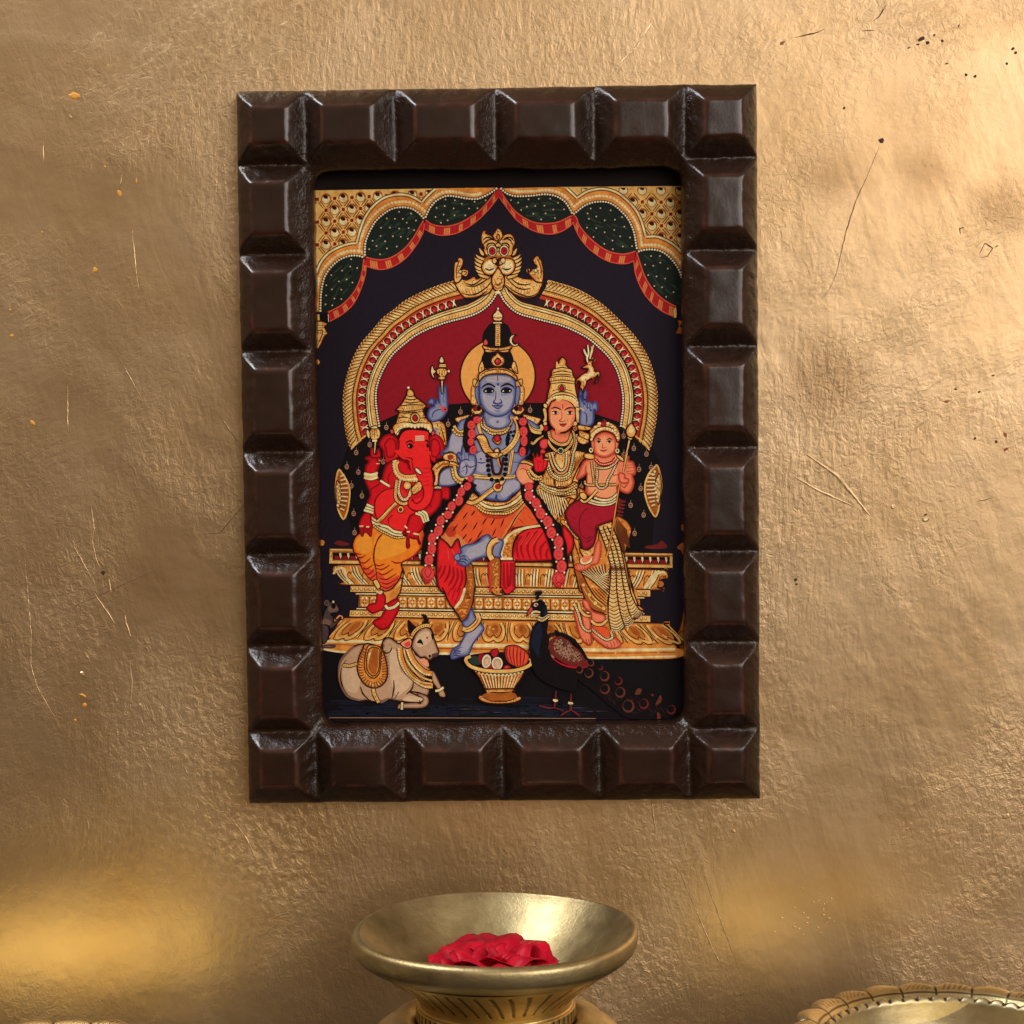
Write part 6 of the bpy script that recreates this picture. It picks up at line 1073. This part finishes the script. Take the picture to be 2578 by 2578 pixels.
# ------------------------------------------------------------------ build the sheet
def ink_material(k):
    rgb = INK[k]
    m, nt, p = new_mat('ink_' + str(INK_ID[k]))
    col = srgb(*rgb)
    tc = node(nt, 'ShaderNodeTexCoord')
    gold = k in ('G1', 'G0', 'G2', 'G3')
    n = node(nt, 'ShaderNodeTexNoise', Scale=260 if gold else 420, Detail=4, Roughness=.65)
    nt.links.new(tc.outputs['Object'], n.inputs['Vector'])
    r = node(nt, 'ShaderNodeValToRGB')
    v = .30 if gold else .13
    r.color_ramp.elements[0].position = .3; r.color_ramp.elements[1].position = .68
    d = (1.0, .82, .6) if gold else (1, 1, 1)
    r.color_ramp.elements[0].color = [max(0, c * (1 - v) * e) for c, e in zip(col, d)] + [1]
    r.color_ramp.elements[1].color = [min(1, c * (1 + v * .55)) for c in col[:3]] + [1]
    nt.links.new(n.outputs['Fac'], r.inputs['Fac']); nt.links.new(r.outputs['Color'], p.inputs['Base Color'])
    p.inputs['Roughness'].default_value = .6
    p.inputs['Specular IOR Level'].default_value = .12
    n2 = node(nt, 'ShaderNodeTexNoise', Scale=1100, Detail=2)
    nt.links.new(tc.outputs['Object'], n2.inputs['Vector'])
    b = node(nt, 'ShaderNodeBump', Strength=.25, Distance=.0002)
    nt.links.new(n2.outputs['Fac'], b.inputs['Height']); nt.links.new(b.outputs['Normal'], p.inputs['Normal'])
    return m
print('ART', len(ART_F), 'faces; deepest layer', max(CELL.values()), 'thickness mm', max(CELL.values()) * STEP * 1000)
art = obj('painted_print', ART_V, ART_F, [ink_material(k) for k in INK], PICTURE, fmat=ART_M)
art['label'] = 'print of a blue seated figure and family under a gold arch'

# ------------------------------------------------------------------ brass
def brass_material(name, base, dark, rough, vscale=40, patina=.5, bump=.25):
    m, nt, p = new_mat(name)
    L_ = nt.links.new
    tc = node(nt, 'ShaderNodeTexCoord')
    def nz(sc, d=5, r=.6):
        n = node(nt, 'ShaderNodeTexNoise', Scale=sc, Detail=d, Roughness=r); L_(tc.outputs['Object'], n.inputs['Vector']); return n.outputs['Fac']
    r = node(nt, 'ShaderNodeValToRGB')
    r.color_ramp.elements[0].position = .30; r.color_ramp.elements[1].position = .62
    r.color_ramp.elements[0].color = (*dark, 1); r.color_ramp.elements[1].color = (*base, 1)
    L_(nz(vscale, 7, .68), r.inputs['Fac'])
    at = node(nt, 'ShaderNodeAttribute', attribute_name='groove')
    mx = node(nt, 'ShaderNodeMix'); mx.data_type = 'RGBA'
    L_(at.outputs['Fac'], mx.inputs[0]); L_(r.outputs['Color'], mx.inputs[6]); mx.inputs[7].default_value = (.035, .022, .008, 1)
    L_(mx.outputs[2], p.inputs['Base Color'])
    p.inputs['Metallic'].default_value = .95
    rr = node(nt, 'ShaderNodeMapRange'); rr.inputs[3].default_value = rough - .08; rr.inputs[4].default_value = rough + .16
    L_(nz(vscale * 3), rr.inputs[0]); L_(rr.outputs[0], p.inputs['Roughness'])
    ad = node(nt, 'ShaderNodeMath', operation='MULTIPLY_ADD'); ad.inputs[1].default_value = .35
    L_(nz(700, 3), ad.inputs[0]); L_(nz(90, 4), ad.inputs[2])
    b = node(nt, 'ShaderNodeBump', Strength=bump, Distance=.0007)
    L_(ad.outputs[0], b.inputs['Height']); L_(b.outputs['Normal'], p.inputs['Normal'])
    return m
M_BRASS = brass_material('aged_brass', (.52, .435, .26), (.33, .27, .145), .36)
M_BRASS2 = brass_material('engraved_brass', (.60, .48, .25), (.36, .27, .12), .33)

def smooth_profile(p, n=5): return curve(p, False, n)
def lathe(name, profile, mat, parent, seg=128, fn=None, closed=False, groove=None):
    """turn a profile of (radius, height) round the vertical axis; fn may push each vertex in or out"""
    V, F, G = [], [], []
    m = len(profile)
    for i, (r, z) in enumerate(profile):
        for k in range(seg):
            a = 2 * math.pi * k / seg
            rr, zz = (fn(r, z, a, i) if fn else (r, z))
            V.append((rr * math.cos(a), rr * math.sin(a), zz)); G.append(groove(r, z, a) if groove else 0.0)
    for i in range(m - (0 if closed else 1)):
        j = (i + 1) % m
        for k in range(seg):
            k2 = (k + 1) % seg
            F.append((i * seg + k, i * seg + k2, j * seg + k2, j * seg + k))
    o = obj(name, V, F, mat, parent, smooth=True)
    at = o.data.attributes.new('groove', 'FLOAT', 'POINT'); at.data.foreach_set('value', G)
    fix_normals(o)
    return o

M_NECK = brass_material('warm_reflection_brass', (.62, .46, .19), (.42, .29, .10), .32)  # extra yellow puts the neck's warm reflection into its base colour
M_BRASS_IN = brass_material('worn_brass', (.50, .405, .21), (.27, .21, .10), .40, 34, bump=.45)

# the tall brass cup under the picture
RIM = unproject(1246, 2334, -0.115)
TABLE_Z = RIM.z - 0.128
def wob(r, z, a, i):
    k = 1 + .006 * math.sin(2 * a + .6) + .003 * math.sin(5 * a); return r * k, z + .0006 * math.sin(3 * a + 1) * (r / .064)
CUP = thing('brass_cup', 'tall aged brass cup with a wide flared rim, holding the red rose', 'cup', (RIM.x, RIM.y, TABLE_Z))
def at_rim(p): return [(r, z + .128) for r, z in p]
lathe('bowl', at_rim(smooth_profile([(.0005, -.0325), (.012, -.0322), (.022, -.0305), (.031, -.0262), (.041, -.0190), (.050, -.0105), (.0568, -.0036), (.0604, -.0004), (.0612, .0001), (.0630, -.0003), (.0642, -.0014), (.0646, -.0032),
      (.0644, -.0060), (.0634, -.0088), (.0602, -.0116), (.0560, -.0141)], 4)), M_BRASS_IN, CUP, 160, wob)
def neck_groove(r, z, a):
    z -= .128
    g = 0.0
    u = (a * 44 / (2 * math.pi) + (z + .026) * 60 * math.sin(a * 3)) % 1.0
    if -.0302 < z < -.0158 and abs(u - .5) < .12: g = .8
    v = (a * 62 / (2 * math.pi)) % 1.0
    if z < -.0356 and z > -.0402 and abs(v - .5) < .20: g = 1.0
    return g
lathe('neck', at_rim(smooth_profile([(.0561, -.0140), (.0520, -.0171), (.0470, -.0210), (.0418, -.0249), (.0376, -.0285), (.0352, -.0314), (.0345, -.0335), (.0350, -.0345), (.0362, -.0352), (.0363, -.0402), (.0352, -.0414)], 7)), M_NECK, CUP, 496,
      lambda r, z, a, i: (r - .0006 * neck_groove(r, z, a), z), groove=neck_groove)
def petal_body(r, z, a, i):
    u = (a * 16 / (2 * math.pi)) % 1.0
    return r * (1 + .035 * abs(math.sin(math.pi * u)) * (1 if z > .05 else .3)), z
lathe('body', smooth_profile([(.0348, .0858), (.0390, .0880), (.0440, .0868), (.0500, .0838), (.0560, .0775), (.0580, .0700), (.0550, .0600), (.0450, .0500), (.0300, .0420), (.0240, .0350), (.0260, .0280)], 5), M_BRASS2, CUP, 160, petal_body)
lathe('foot', smooth_profile([(.0255, .0290), (.0300, .0220), (.0380, .0140), (.0450, .0090), (.0470, .0050), (.0465, .0000), (.0300, .0000)], 4), M_BRASS, CUP, 128)

# rose: cupped petals turned round a folded heart
def petal_material():
    m, nt, p = new_mat('rose_petal')
    tc = node(nt, 'ShaderNodeTexCoord')
    n = node(nt, 'ShaderNodeTexNoise', Scale=90, Detail=4); nt.links.new(tc.outputs['Object'], n.inputs['Vector'])
    r = node(nt, 'ShaderNodeValToRGB'); r.color_ramp.elements[0].position = .3; r.color_ramp.elements[1].position = .75
    r.color_ramp.elements[0].color = srgb(158, 0, 30); r.color_ramp.elements[1].color = srgb(222, 8, 48)
    nt.links.new(n.outputs['Fac'], r.inputs['Fac']); nt.links.new(r.outputs['Color'], p.inputs['Base Color'])
    p.inputs['Roughness'].default_value = .5; p.inputs['Specular IOR Level'].default_value = .22; p.inputs['Sheen Weight'].default_value = .02; p.inputs['Sheen Tint'].default_value = (1, .4, .5, 1)
    p.inputs['Subsurface Weight'].default_value = .15; p.inputs['Subsurface Radius'].default_value = (.003, .0006, .0006)
    w = node(nt, 'ShaderNodeTexNoise', Scale=420, Detail=3); nt.links.new(tc.outputs['Object'], w.inputs['Vector'])
    b = node(nt, 'ShaderNodeBump', Strength=.3, Distance=.0004); nt.links.new(w.outputs['Fac'], b.inputs['Height']); nt.links.new(b.outputs['Normal'], p.inputs['Normal'])
    return m
M_PETAL = petal_material()
ROSE = thing('rose', 'open red rose without a stem, lying in the brass cup', 'flower', (0, 0, 0))
rc = unproject(1236, 2400, -0.115)
ROSE.location = (rc.x, -0.117, RIM.z - .0300)
def petal(R, hgt, width, ang, lean, curl, seed):
    rnd = random.Random(seed); V, F = [], []; nu, nv = 15, 11
    for j in range(nv):
        v = j / (nv - 1)
        for i in range(nu):
            u = 2 * i / (nu - 1) - 1
            top = 1 - .16 * abs(u) ** 2.2 + .03 * math.sin(5 * u + seed)
            wv = width * (.45 + .75 * math.sin(min(1, v * 1.15) * math.pi * .56))
            z = hgt * v * top
            rad = R * (.30 + .70 * v ** .7) + lean * v ** 1.5 * hgt
            if v > .72: rad += curl * (v - .72) ** 1.6 * hgt * 5; z -= curl * (v - .72) ** 2 * hgt * 3.2
            rad += (.0017 * math.sin(3.1 * u + seed * 1.7) + .0009 * math.sin(7.3 * u + seed)) * v * v
            a = ang + u * wv
            rad -= .0013 * (u * u) * (1 - v * .4)
            V.append((rad * math.cos(a), rad * math.sin(a), z + (.0011 * math.sin(4 * u + seed) + .0006 * math.sin(9 * u + seed * 2)) * v))
    for j in range(nv - 1):
        for i in range(nu - 1): F.append((j * nu + i, j * nu + i + 1, (j + 1) * nu + i + 1, (j + 1) * nu + i))
    o = obj('petal', V, F, M_PETAL, ROSE, smooth=True)
    s = o.modifiers.new('thickness', 'SOLIDIFY'); s.thickness = .00035
    return o
rnd = random.Random(5); k = 0
for R, h, w, n, lean, curl in [(.0026, .0205, 1.5, 2, .05, .1), (.0050, .0225, 1.1, 3, .10, .3), (.0078, .0240, .90, 4, .14, .45), (.0110, .0245, .74, 6, .20, .55), (.0145, .0215, .72, 6, .30, .5), (.0175, .0212, .62, 7, .32, .55), (.0200, .0170, .60, 7, .45, .5)]:
    a0 = rnd.uniform(0, 6.28)
    for i in range(n):
        k += 1
        petal(R * rnd.uniform(.82, 1.2), h * rnd.uniform(.8, 1.05), w * rnd.uniform(.9, 1.1), a0 + 2 * math.pi * i / n + rnd.uniform(-.15, .15), lean * rnd.uniform(.8, 1.25), curl * rnd.uniform(.6, 1.3), k)
ROSE.scale = (.90, .90, .94)
ROSE.rotation_euler = (math.radians(4), math.radians(-3), 1.2)
def sepal():
    V = [(-.0195, -.006, .0035), (-.0235, -.004, .0045), (-.0262, -.0015, .0065), (-.0240, .001, .0055), (-.0200, .001, .0040), (-.0225, -.0015, .0075)]
    F = [(0, 1, 5), (1, 2, 5), (2, 3, 5), (3, 4, 5), (4, 0, 5)]
    o = obj('sepal', V, F, plain('dry_sepal', srgb(70, 62, 34), .7), ROSE); s = o.modifiers.new('thickness', 'SOLIDIFY'); s.thickness = .0006
sepal()

# the two low bowls with engraved, lobed rims
def lobed(n, amp):
    return lambda a: abs(math.sin(a * n / 2)) ** .55 * amp
def make_bowl(R, x, y, rim_z, label, spin):
    h = rim_z - TABLE_Z
    t = thing('brass_bowl', label, 'bowl', (x, y, TABLE_Z), 'engraved brass bowls with lobed rims')
    N = 24; k = R / .072
    lob = lobed(N, .0042 * k)
    def rimfn(r, z, a, i):
        f = max(0, min(1, (r - .0615 * k) / (.0105 * k)))
        l = lob(a + spin)
        return r + l * f - .0022 * k * f, z + (.0016 * k) * f * (abs(math.sin((a + spin) * N / 2)) ** .6)
    def rim_groove(r, z, a):
        u = ((a + spin) * N / (2 * math.pi)) % 1.0
        g = 0.0
        if min(u, 1 - u) < .035: g = .9
        idx = int(((a + spin) * N / (2 * math.pi)) // 1)
        v = (u * 7 + (r / k - .065) * (150 if idx % 2 else 420)) % 1.0
        if idx % 3 != 1 and .15 < u < .85 and .0640 < r / k < .0715 and abs(v - .5) < .13: g = max(g, .75)
        if abs(r / k - .0630) < .0004: g = max(g, .8)
        return g
    prof = [(r * k, h + z * k) for r, z in smooth_profile([(.0600, -.0040), (.0610, -.0012), (.0622, .0002), (.0640, .0016), (.0670, .0024), (.0700, .0018), (.0722, .0002), (.0722, -.0022), (.0695, -.0042), (.0650, -.0060)], 5)]
    lathe('rim', prof, M_BRASS2, t, 720, rimfn, groove=rim_groove)
    def teeth(r, z, a, i):
        u = abs(math.sin((a + spin) * 27)) ** .5
        f = max(0, min(1, (r - .0572 * k) / (.0035 * k)))
        return r, z + f * (.0026 * u - .0010) * k
    def tooth_groove(r, z, a):
        u = ((a + spin) * 54 / (2 * math.pi)) % 1.0
        return .85 if min(u, 1 - u) < .13 and r > .0580 * k else 0.0
    prof = [(r * k, max(.012, h + z * k)) for r, z in smooth_profile([(.0606, -.0014), (.0596, -.0004), (.0578, -.0016), (.0572, -.0050), (.0550, -.0150), (.0480, -.0280), (.0360, -.0370), (.0200, -.0410), (.0005, -.0420)], 5)]
    lathe('bowl', prof, M_BRASS, t, 560, teeth, groove=tooth_groove)
    prof = [(.0655 * k, h - .0060 * k), (.0640 * k, h - .018 * k), (.0560 * k, h - .032 * k), (.0420 * k, max(.014, h - .044 * k)), (.0300 * k, .010), (.0340 * k, .004), (.0400 * k, .0), (.0200 * k, 0)]
    lathe('outside', smooth_profile(prof, 4), M_BRASS2, t, 128)
    return t
cr_ = unproject(2421, 2619, -0.135)
make_bowl(.0722, cr_.x, -0.135, cr_.z, 'engraved brass bowl in the lower right corner, its inside in view', .05)
zl = cr_.z
best = min(((abs(unproject(70, 2724, y).z - zl), y) for y in [-.10 - .002 * i for i in range(60)]))
cl_ = unproject(70, 2724, best[1])
make_bowl(.0722, cl_.x, best[1], zl, 'engraved brass bowl in the lower left corner, only its rim in view', .15)

# the shelf they stand on, just below the picture's edge
def build_shelf():
    x, y0, y1, z0, z1 = .75, -.0008, -.40, TABLE_Z - .03, TABLE_Z - .0002
    V = [(-x, y0, z0), (x, y0, z0), (x, y1, z0), (-x, y1, z0), (-x, y0, z1), (x, y0, z1), (x, y1, z1), (-x, y1, z1)]
    F = [(0, 3, 2, 1), (4, 5, 6, 7), (0, 1, 5, 4), (1, 2, 6, 5), (2, 3, 7, 6), (3, 0, 4, 7)]
    o = obj('shelf', V, F, plain('dark_shelf_wood', srgb(46, 29, 17), .5, bump=(60, .3, .001), var=.3, vscale=20)); fix_normals(o)
    o['label'] = 'dark wooden shelf against the gold wall, under the brass vessels'; o['category'] = 'shelf'
build_shelf()
